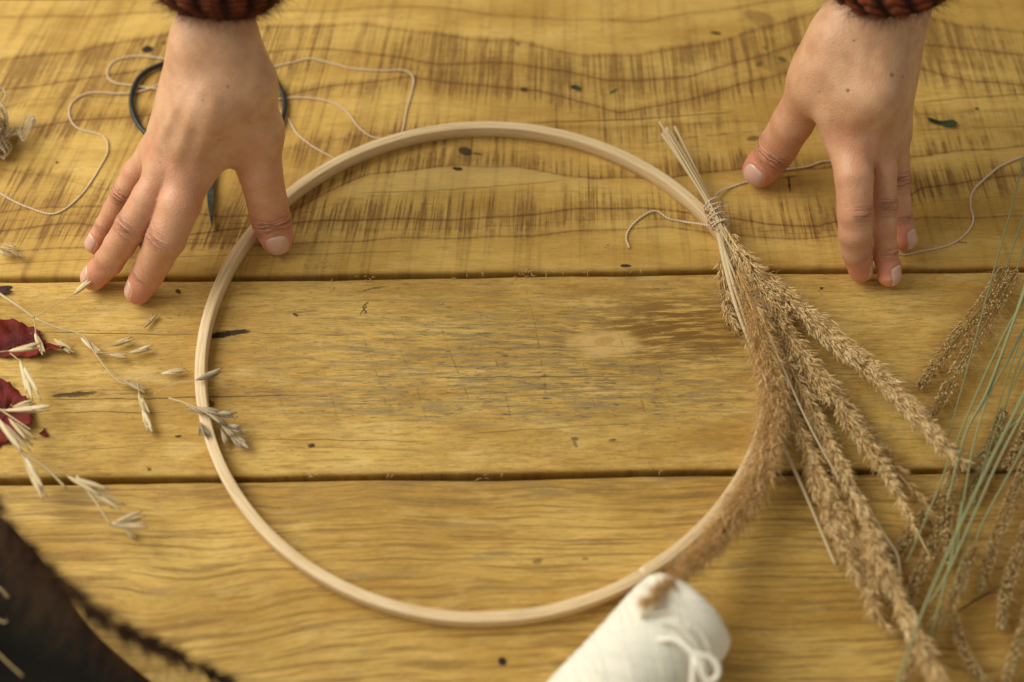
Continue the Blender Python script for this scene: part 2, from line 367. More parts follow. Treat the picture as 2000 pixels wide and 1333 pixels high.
def surfA(U, V):
    shp = U.shape; saw = np.zeros(shp); lw = np.zeros(shp); best = np.full(shp, 99.0)
    pr = []
    for pts, w, dn, up, sw in CURVES:
        q = np.array([uvpx(a, b_) for a, b_ in pts]); o = np.argsort(q[:, 0])
        vc = np.interp(U, q[o, 0], q[o, 1]) + 1.2 * np.sin(U * .045 + w * 7) + .5 * np.sin(U * .13 + dn)
        dd = V - vc                                  # >0 : above the curve
        if dn: saw = np.maximum(saw, sw * np.where(dd <= 0.3, np.exp(-np.abs(dd / (dn * 1.35)) ** 1.5) * np.clip((0.3 - dd) / 0.8, 0, 1), 0))
        if up: saw = np.maximum(saw, sw * np.where(dd > -.3, np.exp(-np.abs(dd / up) ** 1.2 * 1.2) * np.clip((dd + .3) / 0.8, 0, 1), 0))
        c = np.abs(dd) < np.abs(best); best = np.where(c, dd, best); lw = np.where(c, w, lw)
    cb = np.full(shp, 99.0); cw = np.zeros(shp)
    for pts, w in CRACKS:
        q = np.array([uvpx(a, b_) for a, b_ in pts])
        vc = np.interp(U, q[:, 0], q[:, 1]); dd = V - vc
        en = np.clip(np.minimum(U - q[0, 0], q[-1, 0] - U) / 12, 0, 1)
        c = np.abs(dd) < np.abs(cb); cb = np.where(c, dd, cb); cw = np.where(c, w * en, cw)
    # pale planed lens inside the hoop
    top = np.array([uvpx(a, b_) for a, b_ in [(640, 385), (720, 352), (800, 335), (900, 324), (1000, 324), (1090, 342), (1150, 352)]])
    bot = np.array([uvpx(a, b_) for a, b_ in [(640, 385), (800, 375), (1000, 363), (1150, 353)]])
    vt, vb = np.interp(U, top[:, 0], top[:, 1]), np.interp(U, bot[:, 0], bot[:, 1])
    pale = np.clip((vt - V) / 1.0 + .5, 0, 1) * np.clip((V - vb) / 1.0 + .5, 0, 1) * ((U > top[0, 0]) & (U < top[-1, 0]))
    saw = saw * (1 - .85 * pale)
    e0 = float(uvpx(1000, 497)[1]); saw *= np.clip((V - e0) / 6, 0, 1)       # smooth strip near the front edge
    return {'saw': saw, 'line': best, 'lw': lw, 'pale': pale, 'crack': cb, 'cw': cw}
def fbm1(x, seed):
    r = np.random.default_rng(seed); y = np.zeros_like(x)
    for k in range(1, 7):
        for _ in range(3): y += np.sin(x * (0.006 * 1.9 ** k) * r.uniform(.7, 1.3) + r.uniform(0, 7)) / (1.6 ** k)
    return y
TABLE = thing('table', (0, 0, 0), 'rough yellow-brown plank table top with dark gaps between its boards', 'table')
def plank(v_lo, v_hi, mat_, seed, fine=None, r=1.6, thick=22, lo_r=None, label=None):
    u = np.arange(-520, 521, 1.8 if fine else 4.0)
    w = v_hi - v_lo; lo_r = lo_r or r
    prof = [(v_lo, -thick)] + [(v_lo, -lo_r - 2)] + [(v_lo + lo_r * (1 - math.cos(a)), -lo_r + lo_r * math.sin(a)) for a in np.linspace(0, math.pi / 2, 6)]
    nin = int(w / (1.8 if fine else 5)); prof += [(v, 0) for v in np.linspace(v_lo + lo_r, v_hi - r, nin)[1:-1]]
    prof += [(v_hi - r * (1 - math.cos(a)), -r + r * math.sin(a)) for a in np.linspace(math.pi / 2, 0, 6)] + [(v_hi, -r - 2), (v_hi, -thick)]
    prof = np.array(prof); U, J = np.meshgrid(u, np.arange(len(prof)), indexing='ij')
    Vv = prof[J, 0]; Z = prof[J, 1].copy()
    wlo = np.exp(-((Vv - v_lo) / 5) ** 2); whi = np.exp(-((Vv - v_hi) / 5) ** 2)
    Vv = Vv + wlo * fbm1(U, seed) * .42 + whi * fbm1(U, seed + 50) * .42
    Z = Z - (np.abs(fbm1(U * 1.7, seed + 9)) * (wlo + whi) * 0.22) * (Z > -8)
    pts = from_uv(U, Vv, Z).reshape(-1, 3); n, mm_ = U.shape
    idx = np.arange(n * mm_).reshape(n, mm_)
    F = np.stack([idx[:-1, :-1], idx[1:, :-1], idx[1:, 1:], idx[:-1, 1:]], -1).reshape(-1, 4).tolist()
    F.append(idx[0, :].tolist()); F.append(idx[-1, ::-1].tolist())
    o = mk('plank', pts, F, mat_, TABLE, attrs={k: a.ravel() for k, a in surfA(U, Vv).items()} if fine else None)
    if label: o['label'] = label
    return o
g1 = float(uvpx(1000, 536)[1]); g2 = float(uvpx(1000, 929)[1]); g0 = float(uvpx(1000, -16)[1])
plank(g1 + 2.2, g0 - 1.0, M_A, 1, fine=True, lo_r=2.6, label='wide plank with wavy dark grain and close upright saw marks')
plank(g2 + 1.9, g1 - 1.6, M_B, 2, lo_r=2.0, label='middle plank with grey mottling and thin splits')
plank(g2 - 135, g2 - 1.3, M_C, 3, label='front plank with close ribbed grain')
plank(g0 + 1.0, g0 + 120, M_C, 4, label='back plank at the top edge')
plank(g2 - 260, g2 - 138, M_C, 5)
under = simple('dark_batten', (0.022, 0.015, 0.010), .9)
bx = from_uv(*np.array([[-515, g2 - 250, -30], [515, g2 - 250, -30], [515, g0 + 115, -30], [-515, g0 + 115, -30], [-515, g2 - 250, -22.5], [515, g2 - 250, -22.5], [515, g0 + 115, -22.5], [-515, g0 + 115, -22.5]], float).T)
mk('underside_board', bx, [(0, 3, 2, 1), (4, 5, 6, 7), (0, 1, 5, 4), (1, 2, 6, 5), (2, 3, 7, 6), (3, 0, 4, 7)], under, TABLE, smooth=False)
# splinters along the gap: raised wood fibres of the planks
msplint = simple('splinter_wood', (0.60, 0.46, 0.24), .7)
sp = []
for px, py, n in ((715, 545, 4), (1010, 545, 4), (860, 600, 2), (1190, 480, 3), (780, 560, 2), (1120, 600, 2), (640, 560, 2), (1300, 560, 2), (350, 620, 3), (640, 520, 5), (1030, 533, 9), (1085, 528, 6), (1150, 530, 3), (940, 538, 3), (700, 540, 3), (880, 541, 2), (600, 928, 4), (960, 930, 4), (780, 925, 2), (1250, 530, 3), (560, 507, 8), (600, 480, 6), (1040, 470, 3), (620, 517, 5), (1290, 915, 3), (460, 500, 4)):
    for _ in range(n):
        a = P(px + rng.normal() * 14, py + rng.normal() * 4, .2); th = rng.uniform(0, 6.3)
        b_ = a + np.array([math.cos(th), math.sin(th), 0]) * rng.uniform(1.5, 4.5); mid = (a + b_) / 2 + [rng.normal() * .5, rng.normal() * .5, rng.uniform(.5, 1.4)]
        sp.append(tube(catmull([a, mid, b_], 5), [.14, .16, .13, .1, .05], 4))
V, F, A = merge(sp); o = mk('splinters', V, F, msplint, TABLE, attrs=A); o['kind'] = 'stuff'

# ------------------------------------------------------------------ the bamboo hoop
m_hoop, b = newmat('pale_bamboo', .48, .35)
sx, sy, sz = xyz(attr('st', 'Vector'))
f1 = noise(vec(sx * .015, sy * .8), 1, 4, .7); f2 = noise(vec(sx * .05, sy * 1.1, 3), 1, 4, .7); nd = noise(vec(sx * .02, sy * .2, 4), 1, 2)
c = mix(smooth(f1, .35, .7), (0.84, 0.67, 0.405), (0.70, 0.50, 0.255)); c = mix(smooth(f2, .46, .66) * .65, c, (0.56, 0.37, 0.17)); c = mix(smooth(noise(vec(sx * .02, sy * 1.6, 8), 1, 3, .6), .58, .66) * .5, c, (0.40, 0.24, 0.10)); c = mix(smooth(nd, .5, .7) * .35, c, (0.88, 0.74, 0.48))
setin(b, 'Base Color', c); bump(b, f1 * .4 + f2 * .4, .0005, .5)
HX, HY, HR, HH = -13.9, -7.3, 150.5, 8.0; TH = 5.4
a = np.linspace(0, 2 * np.pi, 1441)[:-1]; th0 = math.radians(-59.5)
prof = [(-TH, .3), (-TH + .4, 0), (-.5, 0), (0, .4), (0, 3), (0, HH - .55), (-.15, HH - .15), (-.55, HH), (-2.7, HH + .04), (-TH + .55, HH), (-TH + .15, HH - .15), (-TH, HH - .55), (-TH, 3)]
pr = np.array(prof); cum = np.concatenate([[0], np.cumsum(np.linalg.norm(np.diff(pr, axis=0), axis=1))])
da = np.angle(np.exp(1j * (a - th0)))
step = -0.8 / (1 + np.exp(-da / .004)) * np.exp(-np.clip(da, 0, 9) / .5)         # small step of the scarf joint
RR = HR + step[:, None] + 0.35 * np.sin(a * 3 + 1)[:, None] + pr[None, :, 0]
ZZ = np.broadcast_to(pr[:, 1], RR.shape) + 0 * RR
ZZ = ZZ - (pr[:, 1] > 6)[None] * (1.8 * np.exp(-((da - .006) / .009) ** 2))[:, None] * (pr[:, 0] < -3)[None]
V = np.stack([HX + RR * np.cos(a)[:, None], HY + RR * np.sin(a)[:, None], ZZ + .25], -1).reshape(-1, 3)
m_ = len(prof); F = []
for i in range(1440):
    for j in range(m_):
        k = (j + 1) % m_; i2 = (i + 1) % 1440; F.append((i * m_ + j, i2 * m_ + j, i2 * m_ + k, i * m_ + k))
st = np.stack([np.repeat(np.abs(np.angle(np.exp(1j * (a + 2.0)))) * HR, m_), np.tile(cum, 1440), np.zeros(1440 * m_)], 1)
tag(mk('craft_hoop', V, [f[::-1] for f in F], m_hoop, attrs={'st': st}), 'pale bamboo hoop lying flat on the planks under the grass bundle', 'hoop')

# ------------------------------------------------------------------ person: two arms with hands
def sd_cone(p, a, b_, r1, r2):
    ba = b_ - a; l2 = float(ba @ ba); rr = r1 - r2; a2 = l2 - rr * rr; il2 = 1.0 / l2
    pa = p - a; y = pa @ ba; z = y - l2
    q = pa * l2 - y[..., None] * ba; x2 = (q * q).sum(-1)
    y2 = y * y * l2; z2 = z * z * l2; k = np.sign(rr) * rr * rr * x2
    c1 = np.sign(z) * a2 * z2 > k; c2 = np.sign(y) * a2 * y2 < k
    return np.where(c1, np.sqrt(x2 + z2) * il2 - r2, np.where(c2, np.sqrt(x2 + y2) * il2 - r1, (np.sqrt(x2 * a2 * il2) + y * rr) * il2 - r1))
def smin(a, b_, k):
    h = np.maximum(k - np.abs(a - b_), 0) / k; return np.minimum(a, b_) - h * h * k * .25
def hand_sdf(H):
    def J(t): p = P(t[0], t[1], t[2]); return p.astype(np.float32), rmm(t[3], p)
    palm = [(J(a), J(b_)) for a, b_ in H['palm']]; fing = [[J(t) for t in f] for f in H['fingers']]
    def f(p):
        d = None
        for (a, ra), (b_, rb) in palm:
            e = sd_cone(p, a, b_, ra, rb); d = e if d is None else smin(d, e, 13.0)
        out = d
        for ch in fing:
            e = None
            for (a, ra), (b_, rb) in zip(ch[:-1], ch[1:]):
                g = sd_cone(p, a, b_, ra, rb); e = g if e is None else smin(e, g, 1.5)
            out = np.minimum(out, smin(d, e, 8.0))
        return out
    def one(i):
        ch = fing[i]
        def g(p):
            e = None
            for (a, ra), (b_, rb) in zip(ch[:-1], ch[1:]):
                q = sd_cone(p, a, b_, ra, rb); e = q if e is None else smin(e, q, 1.5)
            return e
        return g
    f.one = one
    return f, fing
def surface_nets(f, lo, hi, h):
    ax = [np.arange(l, u_, h, dtype=np.float32) for l, u_ in zip(lo, hi)]; nx, ny, nz = map(len, ax)
    D = np.empty((nx, ny, nz), np.float32)
    Yg, Zg = np.meshgrid(ax[1], ax[2], indexing='ij')
    for i0 in range(0, nx, 16):
        xs = ax[0][i0:i0 + 16]; p = np.stack([np.broadcast_to(xs[:, None, None], (len(xs), ny, nz)), np.broadcast_to(Yg, (len(xs), ny, nz)), np.broadcast_to(Zg, (len(xs), ny, nz))], -1)
        D[i0:i0 + 16] = f(p)
    s = D < 0
    cs = sum(s[a:nx - 1 + a, b_:ny - 1 + b_, c_:nz - 1 + c_].astype(np.int8) for a in (0, 1) for b_ in (0, 1) for c_ in (0, 1))
    act = (cs > 0) & (cs < 8); idx = np.full(act.shape, -1, np.int64); idx[act] = np.arange(act.sum()); I = np.argwhere(act)
    acc = np.zeros((len(I), 3)); cnt = np.zeros(len(I))
    cor = [(a, b_, c_) for a in (0, 1) for b_ in (0, 1) for c_ in (0, 1)]
    for i, A_ in enumerate(cor):
        for B_ in cor[i + 1:]:
            if sum(abs(x - y) for x, y in zip(A_, B_)) != 1: continue
            da_ = D[tuple((I + A_).T)]; db = D[tuple((I + B_).T)]; cr = (da_ < 0) != (db < 0)
            t = np.where(cr, da_ / (da_ - db + 1e-12), 0)
            acc += np.where(cr[:, None], np.array(A_) + t[:, None] * (np.array(B_) - np.array(A_)), 0); cnt += cr
    V = (I + acc / cnt[:, None]) * h + np.array(lo)
    F = []
    for axis in range(3):
        o1, o2 = [(1, 2), (2, 0), (0, 1)][axis]
        sl0 = [slice(None)] * 3; sl1 = [slice(None)] * 3; sl0[axis] = slice(0, -1); sl1[axis] = slice(1, None)
        a_, b_ = s[tuple(sl0)], s[tuple(sl1)]; e = np.argwhere(a_ != b_); e = e[(e[:, o1] > 0) & (e[:, o2] > 0)]
        e = e[(e[:, o1] < D.shape[o1] - 1) & (e[:, o2] < D.shape[o2] - 1)]
        flip = a_[tuple(e.T)]
        u1 = np.zeros(3, int); u1[o1] = 1; u2 = np.zeros(3, int); u2[o2] = 1
        q = np.stack([idx[tuple((e - u1 - u2).T)], idx[tuple((e - u2).T)], idx[tuple(e.T)], idx[tuple((e - u1).T)]], 1)
        q[~flip] = q[~flip][:, ::-1]; F.append(q)
    return V, np.vstack(F)
def grad(f, p, e=.15):
    g = np.stack([f((p + d).astype(np.float32)) - f((p - d).astype(np.float32)) for d in np.eye(3) * e], -1)
    return g / (np.linalg.norm(g, axis=-1, keepdims=True) + 1e-9)

m_skin, b = newmat('skin', .46, .42)
pos = xyz(worldpos()); Pm = vec(pos[0] * 1000.0, pos[1] * 1000.0, pos[2] * 1000.0)
red = attr('red'); jt, ja, jm = xyz(attr('jt', 'Vector'))
mott = noise(Pm, .09, 4, .6); fine_ = noise(Pm, .8, 3, .6)
c = mix(smooth(mott, .3, .7), (0.690, 0.415, 0.238), (0.575, 0.310, 0.165))
c = mix(sat(red * (0.8 + mott * .8)), c, (0.65, 0.235, 0.145))
c = mix(smooth(fine_, .55, .8) * .12, c, (0.42, 0.20, 0.11))
fr = noise(Pm, .22, 2, .5); c = mix(smooth(fr, .735, .77) * .35, c, (0.30, 0.13, 0.07))
wr = noise(vec(jt * .95 + ja * ja * 0.0 + (noise(vec(jt * .2, ja * .16), 1, 2) - .5) * 2.2, ja * .05, 0.0), 1, 1, .5)
wl = smooth(E.m('ABSOLUTE', wr - .5), .06, .0) * jm
c = mix(wl * .38, c, (0.33, 0.11, 0.06))
mol = attr('mole'); c = mix(mol, c, (0.17, 0.06, 0.035))
setin(b, 'Base Color', c); b.inputs['Subsurface Weight'].default_value = .14; b.inputs['Subsurface Radius'].default_value = (1.0, .35, .18); b.inputs['Subsurface Scale'].default_value = .0035
vor = E.nt.nodes.new('ShaderNodeTexVoronoi'); vor.inputs['Scale'].default_value = 1.15; E.nt.links.new(Pm.s, vor.inputs['Vector'])
tex = E(vor.outputs['Distance'])
setin(b, 'Roughness', .33 + fine_ * .16)
bump(b, tex * .22 + fine_ * .18 + noise(vec(pos[0] * 500.0, pos[1] * 1600.0, pos[2] * 1600.0), 1, 2) * .22 - wl * 2.0, .0007, .9)
m_nail, b = newmat('fingernail', .22, .5)
sx, sy, sz = xyz(attr('st', 'Vector'))
c = mix(smooth(sx, .80, .93), (0.70, 0.415, 0.315), (0.80, 0.68, 0.55)); c = mix(smooth(sx, -.62, -.9) * .5, c, (0.80, 0.58, 0.46))
setin(b, 'Base Color', c); b.inputs['Coat Weight'].default_value = .35; b.inputs['Coat Roughness'].default_value = .12
b.inputs['Subsurface Weight'].default_value = .15; b.inputs['Subsurface Scale'].default_value = .002

PERSON = thing('person', (0, 330, 0), 'person in a rust brown knitted jumper pressing both hands on the table', 'person')
def build_hand(H, lo_z=-1):
    f, fing = hand_sdf(H)
    allp = np.array([P(*t[:3]) for pr_ in H['palm'] for t in pr_] + [P(*t[:3]) for ch in H['fingers'] for t in ch])
    lo = allp.min(0) - 22; hi = allp.max(0) + 22; lo[2] = max(lo[2], -3)
    V, F = surface_nets(f, lo, hi, 1.05)
    n = None
    for _ in range(3):
        n = grad(f, V); V = V - n * f(V.astype(np.float32))[:, None] * .8
    # joint-local coordinates, redness
    jt = np.zeros((len(V), 3)); red_ = np.zeros(len(V)); mole = np.zeros(len(V)); disp = np.zeros(len(V))
    view = CPOS - V; view /= np.linalg.norm(view, axis=1, keepdims=True)
    bestd = np.full(len(V), 1e9)
    for (i, j, w, wid) in H['wrinkles']:
        ch = fing[i]; p = ch[j][0].astype(float); r = ch[j][1]
        ax = ch[j + 1][0] - ch[j - 1][0]; ax = ax / np.linalg.norm(ax)
        dn = H['dors'][i]; nn = nailn(ax, dn); sd = np.cross(ax, nn)
        rel = V - p; t = rel @ ax; d = np.linalg.norm(rel, axis=1)
        dorsal = np.clip((n @ nn - .05) / .5, 0, 1); near = d < r * 1.75
        mk_ = near * dorsal * np.exp(-(t / wid) ** 2) * w
        c = near & (d < bestd); bestd = np.where(c, d, bestd)
        jt[c] = np.stack([t, rel @ sd + i * 31 + j * 7, mk_], 1)[c]
        red_ = np.maximum(red_, near * np.exp(-(t / (wid * 1.6)) ** 2) * dorsal * .42)
        disp += near * dorsal * w * (0.28 * np.exp(-(t / (wid * .9)) ** 2) - 0.30 * np.exp(-((t - .3) / .55) ** 2) - 0.20 * np.exp(-((t + 2.2) / .5) ** 2) - .16 * np.exp(-((t - 2.6) / .5) ** 2))
    for ch in fing:
        p = ch[-1][0]; r = ch[-1][1]; d = np.linalg.norm(V - p, axis=1)
        red_ = np.maximum(red_, np.exp(-(d / (r * 2.9)) ** 2) * .75)
        for q, rq in ch[1:]: red_ = np.maximum(red_, np.exp(-(np.linalg.norm(V - q, axis=1) / (rq * 1.6)) ** 2) * .36)
    for (x, y, z) in H['mcpred']:
        red_ = np.maximum(red_, np.exp(-(np.linalg.norm(V - P(x, y, z), axis=1) / 9) ** 2) * .38)
    def hit(px, py):
        o = CPOS.copy(); d = P(px, py, 0) - CPOS; d /= np.linalg.norm(d); t = 300.0
        for _ in range(160):
            s_ = float(f((o + d * t).astype(np.float32)[None])[0]); t += s_ * .8
            if abs(s_) < .01: break
        return o + d * t
    for (x, y, r) in H['moles']: mole = np.maximum(mole, np.clip(1.4 - np.linalg.norm(V - hit(x, y), axis=1) / r, 0, 1))
    for (x0, y0, x1, y1, amp, wd) in H['ridges']:
        a_, b_ = hit(x0, y0), hit(x1, y1); ab = b_ - a_; t = np.clip(((V - a_) @ ab) / (ab @ ab), 0, 1)
        d = np.linalg.norm(V - a_ - t[:, None] * ab, axis=1); disp += amp * np.exp(-(d / wd) ** 2) * np.sin(np.pi * np.clip(t, .04, .96)) ** .5
    nails = []
    for (i, W_, L_, back) in H['nails']:
        ch = fing[i]; p0 = ch[-3][0].astype(float); p1 = ch[-1][0].astype(float); ax = (p1 - p0) / np.linalg.norm(p1 - p0)
        nn = nailn(ax, H['dors'][i]); sd = np.cross(ax, nn); c0 = p1 + ax * (ch[-1][1] * .86 - L_ / 2)
        rel = V - c0; al, la, up = rel @ ax, rel @ sd, rel @ nn
        R2 = W_ * .62; ang = np.arctan2(la, np.maximum(up + 1e-3, .1)); arc = la
        rho = (np.abs(al / (L_ / 2)) ** 2.6 + np.abs(arc / (W_ / 2)) ** 2.6) ** (1 / 2.6)
        on = (up > 0) & (np.abs(al) < L_) & (np.abs(la) < W_)
        distal = np.clip(al / (L_ / 2), 0, 1)
        disp += on * (0.42 * np.exp(-((rho - 1.16) / .13) ** 2) * (1 - .75 * distal) - .35 * np.clip((1.05 - rho) / .15, 0, 1))
        g = 15; uu, vv = np.meshgrid(np.linspace(-1, 1, g), np.linspace(-1, 1, g)); 
        rr = np.maximum(np.abs(uu), np.abs(vv)); nr = (np.abs(uu) ** 3.0 + np.abs(vv) ** 3.0) ** (1 / 3.0); k_ = np.where(nr > 0, rr / np.maximum(nr, 1e-6), 1)
        uu2, vv2 = uu * k_, vv * k_
        q = c0 + (vv2 * L_ / 2)[..., None] * ax + (uu2 * W_ / 2)[..., None] * sd + nn * 14.0
        t = np.zeros(q.shape[:2]); fo = f.one(i)
        for _ in range(40): t = t + np.clip(fo((q - t[..., None] * nn).astype(np.float32)) * .9, -2, 4)
        t = np.minimum(t, 14 - ch[-1][1] * .2); qq = q - t[..., None] * nn
        # keep the plate a clean arch along its length
        edge = np.clip((1 - rr) / .25, 0, 1); qq = qq + nn * (.10 + .22 * edge)[..., None]
        ntop = qq.reshape(-1, 3); nbot = ntop - nn * .55
        idx = np.arange(g * g).reshape(g, g); Ft = np.stack([idx[:-1, :-1], idx[:-1, 1:], idx[1:, 1:], idx[1:, :-1]], -1).reshape(-1, 4)
        rim = np.concatenate([idx[0, :], idx[1:, -1], idx[-1, -2::-1], idx[-2:0:-1, 0]]); Fs = [(int(rim[k]), int(rim[(k + 1) % len(rim)]), int(rim[(k + 1) % len(rim)]) + g * g, int(rim[k]) + g * g) for k in range(len(rim))]
        Fall = Ft[:, ::-1].tolist() + (Ft + g * g).tolist() + Fs
        stn = np.stack([vv.ravel(), uu.ravel(), 0 * uu.ravel()], 1)
        nails.append((np.vstack([ntop, nbot]), Fall, np.vstack([stn, stn])))
    V = V + n * disp[:, None]
    V[:, 2] = np.maximum(V[:, 2], .15)
    arm = mk('arm', V, F, m_skin, PERSON, attrs={'jt': jt, 'red': red_, 'mole': mole})
    for Vn, Fn, sn in nails: mk('nail', Vn, Fn, m_nail, arm, attrs={'st': sn})
    return arm
def nailn(ax, deg):
    """dorsal direction: camera-facing perpendicular turned by deg about the finger (positive = towards photo right)"""
    c_ = BACK - ax * (BACK @ ax); c_ /= np.linalg.norm(c_); r_ = np.array([1., 0, 0]); r_ = r_ - ax * (r_ @ ax); r_ -= c_ * (r_ @ c_); r_ /= np.linalg.norm(r_)
    a_ = math.radians(deg); return c_ * math.cos(a_) + r_ * math.sin(a_)
LH = dict(
 palm=[((421, 90, 112, 42), (415, 210, 92, 54)), ((392, 95, 110, 38), (306, 296, 62, 29)), ((392, 95, 110, 38), (335, 318, 63, 34)), ((452, 95, 110, 38), (374, 326, 60, 40)),
       ((392, 95, 110, 38), (322, 258, 56, 28)), ((452, 95, 110, 38), (484, 160, 95, 46)), ((484, 160, 95, 46), (503, 255, 68, 46)),
       ((450, 200, 86, 40), (432, 290, 62, 36)), ((420, 190, 90, 55), (365, 285, 68, 42)), ((392, 95, 110, 38), (388, -170, 170, 46)), ((452, 95, 110, 38), (460, -170, 170, 46))],
 fingers=[[(503, 255, 68, 46), (508, 335, 47, 43), (523, 400, 27, 39), (530, 430, 19, 38.5), (538, 458, 12, 33), (541, 470, 9, 29)],
          [(374, 326, 58, 42), (350, 400, 52, 41.5), (325, 466, 41, 38), (304, 505, 27, 34), (289, 535, 17, 31), (270, 569, 8, 26)],
          [(335, 318, 60, 36), (292, 385, 53, 33), (258, 442, 42, 32.5), (233, 480, 30, 29.5), (212, 512, 18, 28), (183, 543, 7.8, 25)],
          [(306, 296, 57, 31), (266, 338, 47, 26), (241, 380, 37, 24), (223, 412, 27, 22), (206, 442, 17, 20.5), (186, 477, 7.5, 20)],
          [(322, 258, 54, 26), (306, 310, 34, 22), (292, 340, 18, 20), (300, 352, 7.5, 18)]],
 dors=[6, -52, -46, -28, -10],
 wrinkles=[(0, 3, 1.0, 4.2), (1, 2, .9, 4.2), (2, 2, 1.0, 4.2), (3, 2, 1.0, 3.6), (1, 4, .4, 2.6), (2, 4, .5, 2.6), (3, 4, .4, 2.2)],
 nails=[(0, 12.4, 12.5, 2.2), (1, 9.4, 11.5, 1.6), (2, 9.4, 11.5, 1.6), (3, 8.8, 11., 1.4)],
 mcpred=[(372, 345, 70), (330, 335, 72), (300, 300, 70), (500, 300, 72)],
 moles=[(444, 170, .5), (312, 318, .45), (427, 274, .4), (395, 196, .35), (432, 104, .4)],
 ridges=[(340, 322, 392, 180, 1.1, 3.6), (300, 300, 360, 180, .9, 3.4), (385, 322, 420, 200, 1.0, 3.6), (505, 320, 500, 220, .8, 4.5), (335, 330, 310, 300, -.4, 2.5)])
RH = dict(
 palm=[((1725, 10, 113, 50), (1705, 180, 88, 60)), ((1698, 15, 112, 47), (1590, 170, 76, 46)), ((1698, 15, 112, 47), (1660, 262, 62, 45)), ((1715, 15, 112, 54), (1708, 260, 61, 42)),
       ((1752, 15, 110, 44), (1738, 256, 54, 36)), ((1752, 15, 110, 44), (1746, 205, 54, 34)), ((1645, 90, 98, 50), (1640, 215, 74, 40)),
       ((1652, 70, 102, 52), (1690, 190, 78, 60)), ((1698, 15, 112, 47), (1700, -200, 168, 62)), ((1752, 15, 110, 44), (1775, -200, 168, 60)), ((1650, 60, 97, 47), (1605, 135, 82, 49))],
 fingers=[[(1606, 135, 84, 46), (1577, 190, 64, 43), (1548, 240, 45, 41), (1522, 283, 27, 39), (1513, 298, 23, 38), (1493, 323, 13.5, 35), (1485, 332, 11, 34)],
          [(1660, 262, 62, 45), (1668, 345, 56, 37), (1670, 416, 44, 34), (1670, 455, 34, 32), (1673, 490, 22, 29), (1681, 529, 8.5, 23)],
          [(1708, 260, 60, 40), (1726, 335, 49, 25), (1727, 402, 36, 25), (1726, 450, 26, 24), (1729, 492, 16, 24), (1737, 538, 7.5, 23)],
          [(1738, 256, 54, 34), (1750, 308, 40, 26), (1752, 350, 30, 26), (1752, 392, 21, 25), (1757, 428, 13, 25), (1768, 468, 7.3, 23)],
          [(1742, 205, 50, 32), (1730, 262, 30, 24), (1715, 300, 14, 20), (1700, 318, 7.5, 19)]],
 dors=[-14, 62, 42, 38, 10],
 wrinkles=[(0, 4, 1.0, 4.4), (1, 2, .8, 4.2), (2, 2, 1.0, 3.8), (3, 2, 1.0, 3.8), (1, 4, .4, 2.6), (2, 4, .5, 2.4), (3, 4, .6, 2.4)],
 nails=[(0, 12.6, 12.8, 2.6), (1, 9., 11., 1.4), (2, 9., 11.2, 1.4), (3, 8.8, 10.8, 1.2)],
 mcpred=[(1655, 270, 72), (1700, 290, 70), (1570, 200, 90)],
 moles=[(1656, 177, 1.0), (1742, 147, 1.0), (1667, 80, .5), (1763, 150, .5), (1600, 180, .4)],
 ridges=[(1662, 275, 1690, 90, .9, 3.6), (1715, 290, 1722, 110, 1.0, 3.4), (1750, 270, 1765, 100, .8, 3.2), (1706, 330, 1712, 230, -.7, 3.0), (1740, 320, 1745, 240, -.6, 2.4), (1575, 190, 1620, 80, .4, 5)])
build_hand(LH); build_hand(RH)

